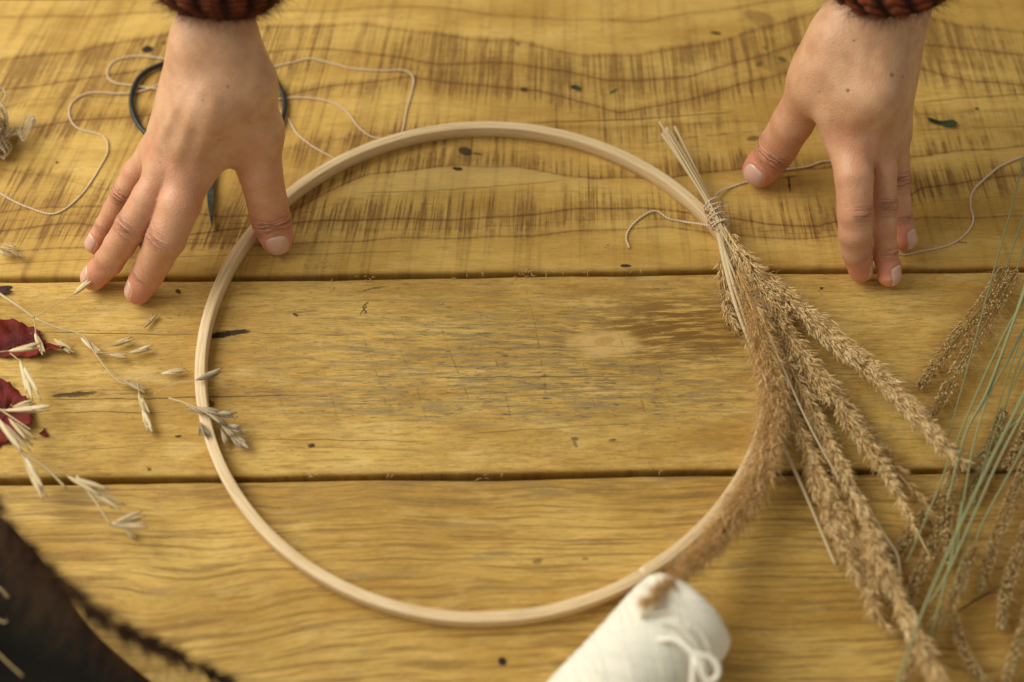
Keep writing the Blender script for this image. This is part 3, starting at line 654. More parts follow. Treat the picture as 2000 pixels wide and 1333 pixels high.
# knitted sleeves
m_knit, b = newmat('rust_mohair_knit', .9, .15)
sx, sy, sz = xyz(attr('st', 'Vector'))
c = mix(smooth(sz + (noise(vec(sx * .15, sy * 2), 1, 2) - .5) * .5, -.3, .9), (0.022, 0.008, 0.006), (0.27, 0.066, 0.022))  # shade painted into stitch hollows and cuff inside, lit rust on the crests
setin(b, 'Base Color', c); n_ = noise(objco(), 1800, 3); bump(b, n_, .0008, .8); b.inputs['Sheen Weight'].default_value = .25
b.inputs['Sheen Tint'].default_value = (.8, .35, .2, 1)
m_fuzz, b = newmat('mohair_fibre', .8, .2)
c = mix(attr('tint'), (0.13, 0.035, 0.018), (0.05, 0.022, 0.016)); setin(b, 'Base Color', c)
def sleeve(pts, rpx, lab):
    c_ = pxpath(pts, 90); t, s, u = frames(c_); n = 200; a = np.linspace(0, 2 * np.pi, n, endpoint=False)
    L = np.concatenate([[0], np.cumsum(np.linalg.norm(np.diff(c_, axis=0), axis=1))])
    r0 = np.array([rmm(rp, P(*p_)) for rp, p_ in zip(rpx, pts)]); r = np.interp(np.linspace(0, 1, 90), np.linspace(0, 1, len(pts)), r0)
    r = r * (1 - .22 * np.exp(-L / 2.2))
    nc = 15; ph = a[None] * nc / 2 ; row = L[:, None] / 3.6
    stitch = np.abs(np.cos(ph)) ** .7 * (0.55 + .45 * np.abs(np.sin(np.pi * (row + .5 * np.abs(np.sin(ph))))))
    lump = .5 * np.sin(3 * a[None] + L[:, None] * .2) + .4 * np.sin(7 * a[None] - L[:, None] * .35)
    R_ = r[:, None] + (stitch - .5) * 4.6 + lump
    V = c_[:, None] + R_[..., None] * (np.cos(a)[None, :, None] * s[:, None] + np.sin(a)[None, :, None] * u[:, None])
    inner = c_[:6, None] + (r[:6, None, None] - 4.0) * (np.cos(a)[None, :, None] * s[:6, None] + np.sin(a)[None, :, None] * u[:6, None])
    Vall = np.vstack([V.reshape(-1, 3), inner.reshape(-1, 3)]); F = []
    for i in range(89):
        for j in range(n): k = (j + 1) % n; F.append((i * n + j, i * n + k, i * n + n + k, i * n + n + j))
    B = 90 * n
    for j in range(n): k = (j + 1) % n; F.append((j, B + j, B + k, k))
    for i in range(5):
        for j in range(n): k = (j + 1) % n; F.append((B + i * n + j, B + i * n + n + j, B + i * n + n + k, B + i * n + k))
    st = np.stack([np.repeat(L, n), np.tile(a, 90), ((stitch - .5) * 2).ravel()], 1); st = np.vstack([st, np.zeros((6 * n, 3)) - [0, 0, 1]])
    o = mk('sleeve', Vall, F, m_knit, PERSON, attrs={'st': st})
    m = 6000; ii = (rng.beta(1, 1.6, m) * 89).astype(int); jj = rng.integers(0, n, m)
    org = V[ii, jj] ; rad = np.cos(a)[jj][:, None] * s[ii] + np.sin(a)[jj][:, None] * u[ii]
    d = rad + rng.normal(size=(m, 3)) * .7 - t[ii] * .35
    V2, F2, A2 = scatter(HAIR, org, d, rng.gamma(3, 1.6, m), .06, rng.random(m), bend=rng.normal(size=(m, 3)) * .45, flat=1)
    q = mk('fuzz', V2, F2, m_fuzz, o, attrs=A2); q['kind'] = 'stuff'
    return o
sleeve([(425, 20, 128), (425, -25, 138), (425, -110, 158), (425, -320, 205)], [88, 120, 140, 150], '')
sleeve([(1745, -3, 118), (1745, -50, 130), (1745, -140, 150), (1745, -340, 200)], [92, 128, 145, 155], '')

# ------------------------------------------------------------------ twine
m_twine, b = newmat('pale_cotton_twine', .85, .15)
sx, sy, sz = xyz(attr('st', 'Vector')); w_ = E.m('SINE', sx * 3.6 + sy)
c = mix(smooth(w_, -1, .6), (0.52, 0.38, 0.24), (0.80, 0.67, 0.48)); setin(b, 'Base Color', c); bump(b, w_, .0002, .3)
m_jute, b = newmat('rough_jute', .85, .15)
sx, sy, sz = xyz(attr('st', 'Vector')); w_ = E.m('SINE', sx * 4.2 + sy)
c = mix(smooth(w_, -1, .8), (0.36, 0.27, 0.15), (0.76, 0.66, 0.46)); setin(b, 'Base Color', c); bump(b, w_, .0002, .3)
def strand(pts, n, r=.5, wob=.5):
    c_ = pxpath(pts, n); t = np.linspace(0, 1, n)
    for k in range(2): c_[:, k] += wob * (np.sin(t * n * .11 + rng.uniform(0, 6)) * .3 + np.sin(t * n * .043 + rng.uniform(0, 6)) * .6)
    c_[:, 2] = np.maximum(c_[:, 2], r + .05); rr = r * (1 + .12 * np.sin(np.arange(n) * 1.3))
    V, F, A = tube(c_, rr, 7)
    ids = rng.integers(2, n - 2, n // 3)
    d = rng.normal(size=(len(ids), 3)); d[:, 2] = np.abs(d[:, 2]) * .5
    return merge([(V, F, A), scatter(HAIR, c_[ids], d, rng.uniform(.8, 2.2, len(ids)), .04, .5, flat=1)])
V, F, A = strand([(-60, 335, .5), (0, 378, .5), (55, 405, .5), (108, 417, .5), (160, 380, .5), (200, 320, .6), (211, 290, 1), (200, 266, .6), (150, 250, .5), (134, 225, .5), (143, 198, .5), (178, 181, .5),
                  (258, 182, .6), (325, 160, 1.2), (370, 130, 1), (330, 118, 1.2), (265, 110, .6), (222, 120, .5), (209, 143, .5), (222, 160, .5), (265, 168, 1.), (330, 178, .6), (400, 190, .6)], 420)
tag(mk('twine_strand', V, F, m_twine, attrs=A), 'thin pale twine meandering left of the left hand and under the scissors', 'twine')
V, F, A = strand([(455, 170, .6), (500, 150, .6), (540, 130, .6), (575, 121, .5), (608, 115, .6), (645, 124, .5), (685, 135, .6), (740, 138, .5), (790, 138, 1.), (808, 152, .6), (803, 180, .5), (794, 215, .6),
                  (786, 255, .6), (772, 285, .4)], 330)
tag(mk('twine_strand', V, F, m_twine, attrs=A), 'long pale twine bending down to the top of the hoop', 'twine')
V, F, A = strand([(480, 205, .6), (530, 195, .6), (565, 192, .6), (612, 193, .6), (650, 202, .6), (680, 222, .6), (700, 248, .6), (722, 266, .5), (745, 272, .4), (770, 280, .3)], 200)
tag(mk('twine_strand', V, F, m_twine, attrs=A), 'short arched twine between the black handle and the hoop', 'twine')
V, F, A = strand([(500, 205, .6), (540, 215, .6), (562, 235, .6), (580, 262, .6), (612, 288, .5), (648, 308, .4), (675, 322, .3)], 120)
tag(mk('twine_strand', V, F, m_twine, attrs=A), 'straight short twine lowest of those beside the left thumb', 'twine')
# twine round the bundle with its tail and the part running under the right hand
tie = [strand([(1229, 485, .5), (1224, 465, .6), (1232, 444, .6), (1252, 424, .8), (1280, 413, 1.2), (1306, 428, .8), (1335, 434, 1), (1365, 437, 6), (1395, 442, 10.5)], 190, .55, .35),
       strand([(1397, 412, 14), (1396, 390, 8), (1404, 376, 3), (1430, 366, .7), (1460, 355, .6), (1500, 340, .6), (1530, 332, .8), (1575, 326, .6), (1620, 316, .5), (1690, 330, .5), (1730, 420, .5), (1742, 480, .5),
               (1762, 497, .6), (1800, 491, .6), (1850, 480, .6), (1882, 462, .6), (1900, 432, .6), (1896, 400, .6), (1903, 370, .6), (1935, 340, .6), (1965, 320, .6), (2040, 290, .6)], 520, .55, .35)]
for k in range(6):
    cx, cy = [(1392, 400), (1394, 407), (1397, 416), (1400, 426), (1404, 434), (1407, 440)][k]; cc = P(cx, cy, 12.5)
    dirb = np.array([.42, -.9, 0]) + rng.normal(size=3) * .12; dirb /= np.linalg.norm(dirb); s_ = np.cross(dirb, [0, 0, 1]); s_ /= np.linalg.norm(s_); u_ = np.cross(s_, dirb)
    aa = np.linspace(0, 2 * np.pi, 40); rr = 5.2 + rng.uniform(-.2, .4)
    tie.append(tube(cc + rr * np.cos(aa)[:, None] * s_ + 4.2 * np.sin(aa)[:, None] * u_ + dirb * (rng.normal() * .8 * np.sin(aa))[:, None], .45, 7))
V, F, A = merge(tie)
tag(mk('tying_twine', V, F, m_twine, attrs=A), 'pale twine wound round the stem bundle with loose tail ends', 'twine')
# rough ball of twine at the left edge
bl = []; bc = P(-36, 248, 14)
for k in range(60):
    q = rng.normal(size=3); q /= np.linalg.norm(q); s_ = np.cross(q, [.3, .2, 1]); s_ /= np.linalg.norm(s_); u_ = np.cross(q, s_); aa = np.linspace(0, 2 * np.pi * rng.uniform(.5, 1), 40)
    rr = 14.5 * rng.uniform(.75, 1.04); w_ = rng.normal(size=3) * 2
    c_ = bc + rr * (np.cos(aa)[:, None] * s_ + np.sin(aa)[:, None] * u_) + np.sin(aa * 2)[:, None] * w_; c_[:, 2] = np.maximum(c_[:, 2], .6); bl.append(tube(c_, .55, 6))
for k in range(5):
    bl.append(strand([(0 + k * 3, 262 + k, 12), (20 + 3 * k, 262 - 4 * k, 10), (40, 250 + 6 * k, 9), (50 + k * 2, 232, 8), (62 - k, 226 + k, 8), (66, 240 + k, 6)], 40, .4, 2.2))
bl.append(strand([(-20, 200, 16), (0, 173, 16), (10, 180, 15), (8, 195, 14), (-6, 208, 14)], 30, .45, .2))
for k in range(5): bl.append(strand([(-8, 240 + k * 9, 14), (10, 270 + 7 * k, 10), (22 - k * 3, 290 + 4 * k, 6), (8, 306 + k, 4), (-8, 300, 5)], 34, .4, .5))
V, F, A = merge(bl); A.pop('tint')
tag(mk('twine_ball', V, F, m_jute, attrs={'st': A['st']}), 'loose tangle of rough jute twine at the left edge', 'twine ball')

# ------------------------------------------------------------------ scissors with wire loop handles
m_iron = simple('black_iron', (0.012, 0.014, 0.015), .36, .45, .3, 300)
m_blade = simple('stained_blade', (0.030, 0.042, 0.024), .5, .4, .6, 220)
SC = thing('scissors', P(408, 200, 0), 'black scissors with two big loop handles half hidden under the left hand', 'scissors')
def loop(pts):
    c_ = pxpath(pts, 90); V, F, A = tube(c_, 1.5, 10); mk('handle', V, F, m_iron, SC)
loop([(404, 262, 2.5), (370, 276, 2.5), (330, 280, 2.5), (287, 262, 2.5), (262, 228, 2.5), (257, 190, 2.5), (272, 152, 2.5), (305, 130, 2.5), (350, 119, 2.5), (385, 135, 2.5), (400, 180, 2.5), (404, 225, 2.5), (410, 290, 2.5)])
loop([(416, 262, 2.5), (450, 278, 2.5), (495, 276, 2.5), (536, 258, 2.5), (554, 225, 2.5), (554, 190, 2.5), (536, 155, 2.5), (512, 132, 2.5), (470, 119, 2.5), (432, 135, 2.5), (420, 180, 2.5), (416, 225, 2.5), (410, 290, 2.5)])
for z0, sgn in ((1.2, -1), (2.6, 1)):
    pts = [(410 - 5 * sgn, 285), (410 + 9 * sgn, 285), (410 + 9 * sgn, 340), (417 if sgn > 0 else 405, 395), (414, 446), (411 - 3 * sgn, 400), (409 - 6 * sgn, 340)]
    top = np.array([P(x, y, z0 + 1.1) for x, y in pts]); bot = np.array([P(x, y, z0) for x, y in pts]); bot[:, :2] = top[:, :2]; k = len(pts)
    mk('blade', np.vstack([top, bot]), [tuple(range(k)), tuple(range(k, 2 * k))[::-1]] + [(i, i + k, (i + 1) % k + k, (i + 1) % k) for i in range(k)], m_blade, SC, smooth=False)
V, F, A = tube(np.array([P(410, 292, 0), P(410, 292, 0) + [0, 0, 5]]), 2.6, 16, frm=(None, np.array([[1., 0, 0]] * 2), np.array([[0, 1., 0]] * 2))); mk('rivet', V, F, m_iron, SC)

# ------------------------------------------------------------------ dried grasses
def plant_mat(name, a_, b_, c_, rough=.75, tr=0.0):
    m, b = newmat(name, rough, .2); t = attr('tint'); sx, sy, sz = xyz(attr('st', 'Vector'))
    col = mix(smooth(t, .0, .55), a_, b_); col = mix(smooth(t, .6, 1.0), col, c_); setin(b, 'Base Color', col)
    if tr: b.inputs['Transmission Weight'].default_value = 0
    return m
m_reed = plant_mat('dry_reed_spikelet', (0.46, 0.290, 0.105), (0.80, 0.575, 0.265), (0.94, 0.76, 0.44))
m_fluff = plant_mat('soft_brown_fluff', (0.46, 0.25, 0.075), (0.78, 0.52, 0.21), (0.92, 0.72, 0.41))
m_straw = plant_mat('straw_stem', (0.42, 0.31, 0.145), (0.60, 0.47, 0.26), (0.70, 0.58, 0.36), .55)
m_green = plant_mat('grey_green_stem', (0.19, 0.205, 0.095), (0.29, 0.31, 0.150), (0.40, 0.405, 0.215), .5)
m_fox = plant_mat('foxtail_seed', (0.28, 0.185, 0.075), (0.54, 0.40, 0.175), (0.72, 0.59, 0.31))
m_brist = plant_mat('foxtail_bristle', (0.50, 0.25, 0.065), (0.62, 0.36, 0.11), (0.70, 0.48, 0.19))
m_oat = plant_mat('oat_husk', (0.34, 0.235, 0.11), (0.54, 0.42, 0.22), (0.70, 0.585, 0.36), .6)
m_darkp = plant_mat('dark_plume_hair', (0.035, 0.016, 0.012), (0.12, 0.058, 0.026), (0.26, 0.145, 0.06), .8)

def plume(pts, rad, parent, mat_, n=900, hl=(3.2, 6.8), hw=.33, spread=.75, hairs=0, tint0=.5, name='plume', thin=.84, hl2=(4, 8)):
    """seed head along a path: side twigs carrying pointed husks; rad = list of radius px along path"""
    N = 160; c_ = pxpath(pts, N); t, s, u = frames(c_); rad = [x_ * thin for x_ in rad]
    r0 = [rmm(rp, P(*p_)) for rp, p_ in zip(rad, pts)]; r = np.interp(np.linspace(0, 1, N), np.linspace(0, 1, len(pts)), r0)
    parts = [tube(c_, np.linspace(.7, .3, N), 6, tint=.6)]; n = int(n * 1.25)
    wts = (r + .25); wts = wts / wts.sum(); m = n
    # twigs: cluster husks so that the head is lumpy
    nt = max(14, n // 9); tw_i = rng.choice(N, nt, p=wts); tw_a = rng.uniform(0, 2 * np.pi, nt); tw_b = rng.uniform(.6, 1.05, nt)
    k = rng.integers(0, nt, m); f_ = rng.beta(1.6, 1.1, m)
    i = np.clip(tw_i[k] + (f_ * r[tw_i[k]] * 1.6 / (np.linalg.norm(c_[-1] - c_[0]) / N + 1e-6)).astype(int) * 1, 0, N - 1)
    ang = tw_a[k] + rng.normal(size=m) * .33; rr = r[i] * f_ * tw_b[k] * .85
    rad_v = np.cos(ang)[:, None] * s[i] + np.sin(ang)[:, None] * u[i]
    org = c_[i] + rad_v * rr[:, None] + rng.normal(size=(m, 3)) * .35
    d = t[i] + rad_v * spread * rng.uniform(.15, 1.1, m)[:, None] + rng.normal(size=(m, 3)) * .22
    L_ = rng.uniform(hl[0], hl[1], m)
    tint = np.clip(tint0 + rng.normal(size=m) * .22 + (rng.random(nt)[k] - .5) * .4, 0, 1)
    parts.append(scatter(HUSK, org, d, L_, hw * rng.uniform(.7, 1.3, m), tint, bend=rng.normal(size=(m, 3)) * .12))
    if hairs:
        i = rng.choice(N, hairs, p=wts); ang = rng.uniform(0, 2 * np.pi, hairs); rad_v = np.cos(ang)[:, None] * s[i] + np.sin(ang)[:, None] * u[i]
        org = c_[i] + rad_v * (r[i] * rng.uniform(0, .75, hairs))[:, None]
        d = t[i] * .9 + rad_v * rng.uniform(.2, 1.3, hairs)[:, None] + rng.normal(size=(hairs, 3)) * .35
        parts.append(scatter(HAIR, org, d, rng.uniform(hl2[0], hl2[1], hairs), .085, np.clip(tint0 + rng.normal(size=hairs) * .3, 0, 1), bend=rng.normal(size=(hairs, 3)) * .35, flat=1))
    V, F, A = merge(parts); V[:, 2] = np.maximum(V[:, 2], .2)
    return mk(name, V, F, mat_, parent, attrs=A)
BUN = thing('grass_bundle', P(1400, 420, 9), 'tied bundle of dried feathery reed grasses laid over the hoop', 'dried grass')
PL = [
 ([(1415, 445, 15), (1450, 500, 15), (1480, 545, 14), (1510, 590, 13), (1530, 620, 12)], [8, 26, 30, 24, 8], m_reed, 900, 0, .55),
 ([(1430, 470, 12), (1480, 530, 12), (1545, 590, 13), (1620, 655, 14), (1700, 722, 16), (1780, 800, 18), (1835, 862, 18), (1882, 905, 16)], [8, 20, 30, 30, 30, 25, 16, 5], m_reed, 2600, 400, .62),
 ([(1450, 520, 8), (1500, 600, 10), (1570, 700, 13), (1640, 790, 14), (1700, 880, 14), (1750, 960, 12), (1815, 1085, 10)], [8, 26, 32, 28, 18, 8, 3], m_reed, 2000, 300, .50),
 ([(1470, 560, 6), (1530, 650, 7), (1600, 740, 8), (1680, 830, 8), (1750, 920, 8), (1832, 1012, 8)], [8, 24, 30, 26, 14, 4], m_reed, 1100, 300, .22),
 ([(1490, 640, 6), (1530, 760, 8), (1565, 850, 10), (1600, 950, 12), (1640, 1050, 12), (1690, 1150, 10), (1735, 1230, 8)], [6, 14, 18, 20, 22, 18, 3], m_reed, 1500, 250, .48),
 ([(1490, 620, 7), (1560, 750, 10), (1620, 870, 12), (1680, 1000, 14), (1735, 1130, 16), (1790, 1240, 18), (1850, 1360, 18)], [8, 18, 22, 24, 25, 26, 22], m_reed, 2200, 300, .56),
 ([(1500, 700, 10), (1550, 820, 12), (1600, 920, 14), (1650, 1010, 14), (1700, 1110, 12), (1705, 1190, 10)], [5, 12, 15, 16, 14, 3], m_reed, 800, 200, .42),
 ([(1412, 470, 4), (1412, 530, 3), (1420, 590, 3), (1434, 640, 3)], [5, 12, 14, 5], m_reed, 260, 60, .45),
]
for pts, rad, mt, n, hr, ti in PL: plume(pts, rad, BUN, mt, n=n, hairs=hr * 3, tint0=ti, spread=.55)
FL = [(1440, 530, 13), (1468, 600, 15), (1490, 680, 17), (1506, 760, 18), (1506, 838, 18), (1486, 915, 18), (1450, 985, 20), (1398, 1052, 24), (1345, 1105, 36), (1292, 1150, 52), (1262, 1178, 55)]
plume(FL, [10, 32, 42, 46, 46, 46, 42, 36, 26, 11, 4], BUN, m_fluff, n=2600, hl=(3.5, 7), hw=.3, spread=.5, hairs=9000, tint0=.5, hl2=(3.5, 9), thin=.88)['label'] = 'soft thick brown plume bending along the hoop'
stems = [[(1294, 262, 12), (1340, 330, 13), (1385, 405, 13), (1420, 500, 13), (1460, 600, 12)], [(1302, 250, 14), (1350, 330, 14), (1392, 410, 14), (1440, 500, 13), (1500, 600, 12)],
         [(1310, 258, 15), (1358, 340, 15), (1397, 410, 15), (1430, 470, 14), (1480, 560, 12)], [(1288, 238, 13), (1335, 320, 14), (1388, 408, 15), (1425, 480, 15), (1470, 540, 13)],
         [(1318, 248, 13), (1362, 338, 13), (1400, 412, 13), (1450, 500, 12), (1520, 620, 10)], [(1298, 258, 10), (1350, 345, 11), (1393, 415, 11), (1435, 510, 10), (1490, 640, 8)],
         [(1322, 280, 12), (1365, 350, 12), (1402, 415, 12), (1440, 480, 12)], [(1300, 252, 16), (1352, 338, 16), (1394, 412, 16), (1421, 465, 15)]]
for k, sp_ in enumerate(stems):
    V, F, A = tube(pxpath(sp_, 40), np.linspace([1.25, .9, .8, .7, .85, 1.1, .7, .6][k], .55, 40), 8, tint=[.4, .75, .25, .5, .6, .8, .3, .6][k]); mk('stem', V, F, m_straw, BUN, attrs=A)
for sp_, r_ in (([(1500, 780, 8), (1530, 870, 8), (1575, 970, 6), (1632, 1105, 5)], 1.35), ([(1640, 900, 8), (1690, 985, 8), (1730, 1050, 8), (1754, 1090, 7), (1760, 1165, 5)], 1.2), ([(1480, 600, 18), (1530, 720, 19), (1580, 830, 18), (1640, 940, 15)], .7),
                ([(1400, 432, 12), (1412, 500, 10), (1432, 580, 9.5), (1452, 640, 9.3), (1478, 705, 9)], 1.5), ([(1405, 440, 13), (1425, 530, 12), (1447, 600, 11), (1466, 660, 9.5)], 1.1)):
    V, F, A = tube(pxpath(sp_, 40), np.linspace(r_, r_ * .5, 40), 7, tint=.85); mk('stem', V, F, m_straw, BUN, attrs=A)
# fine loose blades near the tie
bl = []
for k in range(26):
    a_ = P(1398 + rng.uniform(-4, 14), 408 + rng.uniform(-10, 50), 14); e_ = a_ + np.array([rng.uniform(2, 9), -rng.uniform(-3, 8), rng.uniform(-2, 3)]); bl.append(tube(catmull([a_, (a_ + e_) / 2 + rng.normal(size=3) * .7, e_], 6), np.linspace(.25, .06, 6), 4, tint=rng.uniform(.3, 1)))
V, F, A = merge(bl); mk('loose_blades', V, F, m_straw, BUN, attrs=A)

# foxtail grasses on the right: each stalk a thing of its own
def foxtail(stem_pts, head_pts, rpx, lab, n=420, hb=560):
    base = P(*head_pts[0]); base[2] = 0
    T = thing('foxtail_stalk', base, lab, 'foxtail grass', 'green foxtail stalks at the right edge')
    V, F, A = tube(pxpath(stem_pts, 50), np.linspace(.65, .45, 50), 7, tint=rng.uniform(.35, .8)); mk('stem', V, F, m_green, T, attrs=A)
    if not head_pts: return T
    N = 90; c_ = pxpath(head_pts, N); t, s, u = frames(c_); r = rmm(rpx, c_[N // 2]); prof_ = np.sin(np.pi * np.linspace(.08, .97, N)) ** .45
    i = rng.integers(0, N, n); ang = rng.uniform(0, 6.28, n); rv = np.cos(ang)[:, None] * s[i] + np.sin(ang)[:, None] * u[i]
    tn = np.clip(.5 + rng.normal(size=n) * .25, 0, 1)
    V, F, A = merge([tube(c_, .55, 6, tint=.1), scatter(HUSK, c_[i] + rv * (r * .35 * prof_[i])[:, None], t[i] * .8 + rv * .6, rng.uniform(1.6, 2.6, n), .55, tn, flat=.9)])
    V[:, 2] = np.maximum(V[:, 2], .15); h = mk('seed_head', V, F, m_fox, T, attrs=A)
    i = rng.integers(0, N, hb); ang = rng.uniform(0, 6.28, hb); rv = np.cos(ang)[:, None] * s[i] + np.sin(ang)[:, None] * u[i]
    V, F, A = scatter(HAIR, c_[i] + rv * (r * .3), t[i] * .7 + rv, rng.uniform(.8, 1.6, hb) * r * 1.15 * prof_[i], .06, np.clip(.45 + rng.normal(size=hb) * .25, 0, 1), bend=rng.normal(size=(hb, 3)) * .12, flat=1)
    V[:, 2] = np.maximum(V[:, 2], .15); mk('bristles', V, F, m_brist, h, attrs=A)
    return T
foxtail([(2080, 250, 10), (2010, 400, 9), (1965, 520, 7)], [(1965, 520, 7), (1925, 590, 6), (1860, 672, 5), (1798, 752, 4)], 34, 'foxtail with the highest seed head, just right of the hand')
foxtail([(2060, 330, 14), (2010, 450, 12), (1985, 530, 9)], [(1985, 530, 9), (1945, 600, 8), (1890, 690, 7), (1850, 760, 6), (1815, 825, 4)], 30, 'foxtail head running beside and below the highest one')
foxtail([(2040, 560, 22), (1960, 720, 20), (1900, 820, 16), (1876, 872, 14)], [(1876, 872, 12), (1856, 950, 10), (1848, 1030, 8), (1856, 1098, 6)], 26, 'foxtail head hanging straight down past the tip of the pale plume')
foxtail([(2030, 620, 8), (1985, 720, 7), (1962, 800, 6)], [(1962, 800, 6), (1940, 860, 6), (1915, 930, 5), (1900, 975, 4)], 24, 'short dark foxtail head crossing the right end of the lower gap')
foxtail([(2060, 700, 8), (2030, 780, 8), (2010, 820, 7)], [(2010, 820, 7), (1992, 870, 6), (1965, 912, 5)], 26, 'stubby foxtail head at the right edge on the lower gap')
foxtail([(2090, 760, 12), (2030, 860, 12), (2005, 900, 10)], [(2005, 900, 10), (1975, 980, 9), (1945, 1060, 8), (1915, 1150, 6)], 28, 'long foxtail head below the stubby one at the right edge')
foxtail([(2060, 760, 20), (1985, 900, 18), (1925, 1010, 14), (1905, 1060, 12)], [(1905, 1065, 12), (1870, 1150, 12), (1830, 1220, 10), (1785, 1290, 8), (1755, 1345, 6)], 28, 'long blurred foxtail head low down under the thick green stems')
foxtail([(1990, 820, 8), (1900, 900, 6), (1840, 960, 5)], [(1840, 960, 5), (1795, 1020, 5), (1755, 1075, 4), (1725, 1120, 4)], 26, 'foxtail head partly behind the thin plume tips')
foxtail([(1960, 860, 8), (1890, 950, 6), (1850, 1010, 5)], [(1850, 1005, 5), (1815, 1080, 5), (1780, 1160, 4), (1765, 1240, 4)], 30, 'dusky foxtail head left of the low green stems', )
foxtail([(2100, 850, 12), (2040, 950, 12), (2005, 1020, 10)], [(2005, 1020, 10), (1985, 1090, 9), (1965, 1160, 8), (1955, 1225, 6)], 26, 'foxtail head standing nearly upright by the lower right corner')
foxtail([(1885, 1080, 6), (1865, 1140, 6), (1862, 1200, 6)], [(1862, 1200, 6), (1880, 1265, 6), (1915, 1320, 5), (1950, 1360, 5)], 24, 'foxtail head curling to the right at the bottom edge')
foxtail([(2080, 1050, 10), (2040, 1120, 9), (2015, 1160, 8)], [(2015, 1160, 8), (2000, 1230, 7), (1975, 1300, 6), (1960, 1360, 5)], 24, 'foxtail head in the very corner at lower right')
def bare(pts, lab, r=1.0, ti=.5, mt=None):
    V, F, A = tube(pxpath(pts, 60), np.linspace(r * .68, r * .42, 60), 8, tint=ti)
    tag(mk('grass_stalk', V, F, mt or m_green, attrs=A), lab, 'grass stem', 'bare green stems at the right edge')
bare([(2030, 180, 26), (1985, 370, 24), (1938, 540, 20), (1895, 700, 16), (1850, 860, 12)], 'bare green stem rising highest at the right edge', .75, .3)
bare([(2060, 500, 30), (1985, 610, 28), (1925, 730, 24), (1870, 860, 18), (1810, 1010, 12), (1770, 1100, 8)], 'bare green stem slanting from the right edge to the plume tips', .9, .45)
bare([(2050, 440, 34), (1990, 600, 30), (1930, 760, 25), (1885, 850, 20), (1850, 980, 14)], 'bare green stem in the middle of the upper sheaf', 1.15, .7)
bare([(2030, 470, 30), (1975, 640, 27), (1912, 830, 22), (1890, 930, 16), (1868, 1080, 10)], 'bare green stem on the right side of the upper sheaf', .9, .55)
bare([(2080, 560, 18), (2010, 690, 17), (1960, 800, 14), (1905, 960, 10)], 'thin bare green stem ending over the lower gap', .7, .5)
bare([(2070, 620, 44), (2000, 770, 42), (1930, 910, 38), (1860, 1060, 32), (1800, 1200, 26), (1750, 1340, 20)], 'longest and thickest bare green stem running to the bottom edge', 1.35, .6)
bare([(2040, 730, 30), (1960, 880, 28), (1905, 1000, 24), (1850, 1120, 18), (1815, 1180, 12)], 'bare green stem just right of the thickest one', 1.0, .75)
bare([(1880, 980, 20), (1860, 1080, 18), (1835, 1180, 16), (1815, 1250, 12)], 'short upright bare green stem beside the thickest one', 1.0, .4)
bare([(2000, 640, 10), (1960, 760, 9), (1930, 870, 8), (1900, 1000, 6), (1880, 1150, 5)], 'fine bare green stem lying flat under the others', .6, .3)
bare([(2010, 1090, 4), (1960, 1140, 5), (1910, 1170, 4), (1870, 1195, 3)], 'dark curved twig on the boards at lower right', .9, .0, simple('dark_twig', (.05, .032, .02), .7))

# ------------------------------------------------------------------ oat sprigs on the left
def spikelet(p, d, L=12., w=1.7, n=4, tint=.6):
    """a group of overlapping husks opening from p along d (px based direction already world)"""
    d = d / np.linalg.norm(d); s = np.cross(d, [0, 0, 1]); parts = []
    og, ds, ls, ws, ti = [], [], [], [], []
    for k in range(n):
        side = (-1) ** k; off = L * .13 * (k // 1) * .8
        og.append(p + d * off); ds.append(d + s * side * .10 + np.array([0, 0, .05 * rng.normal()])); ls.append(L * (.72 - .05 * k)); ws.append(w * rng.uniform(.8, 1.1)); ti.append(np.clip(tint + rng.normal() * .2, 0, 1))
    roll = np.repeat(np.array([[0, 0, 1.]]), n, 0)
    return scatter(HUSK, np.array(og), np.array(ds), np.array(ls), np.array(ws), np.array(ti), flat=.65, roll=roll)
def sprig(label, stems_, spk, z=4, cat='grass sprig', name='oat_grass_sprig', mat_=None):
    b0 = P(*stems_[0][0][0][:2], 0) if stems_ else P(spk[0][0], spk[0][1], 0)
    T = thing(name, b0, label, cat)
    for pts, r in stems_:
        V, F, A = tube(pxpath([(a_[0], a_[1], a_[2] if len(a_) > 2 else z) for a_ in pts], 24), np.linspace(r, r * .7, 24), 6, tint=.45); mk('stem', V, F, m_straw, T, attrs=A)
    for s_ in spk:
        x0, y0, x1, y1 = s_[:4]; n = s_[4] if len(s_) > 4 else 4; ti = s_[5] if len(s_) > 5 else .65; zz = s_[6] if len(s_) > 6 else z
        a_, b_ = P(x0, y0, zz), P(x1, y1, zz); L = np.linalg.norm(b_ - a_)
        V, F, A = spikelet(a_, b_ - a_, L * 1.25, min(1.5, max(.8, L * .10)), n, ti); V[:, 2] = np.maximum(V[:, 2], .15); mk('spikelet', V, F, mat_ or m_oat, T, attrs=A)
    return T
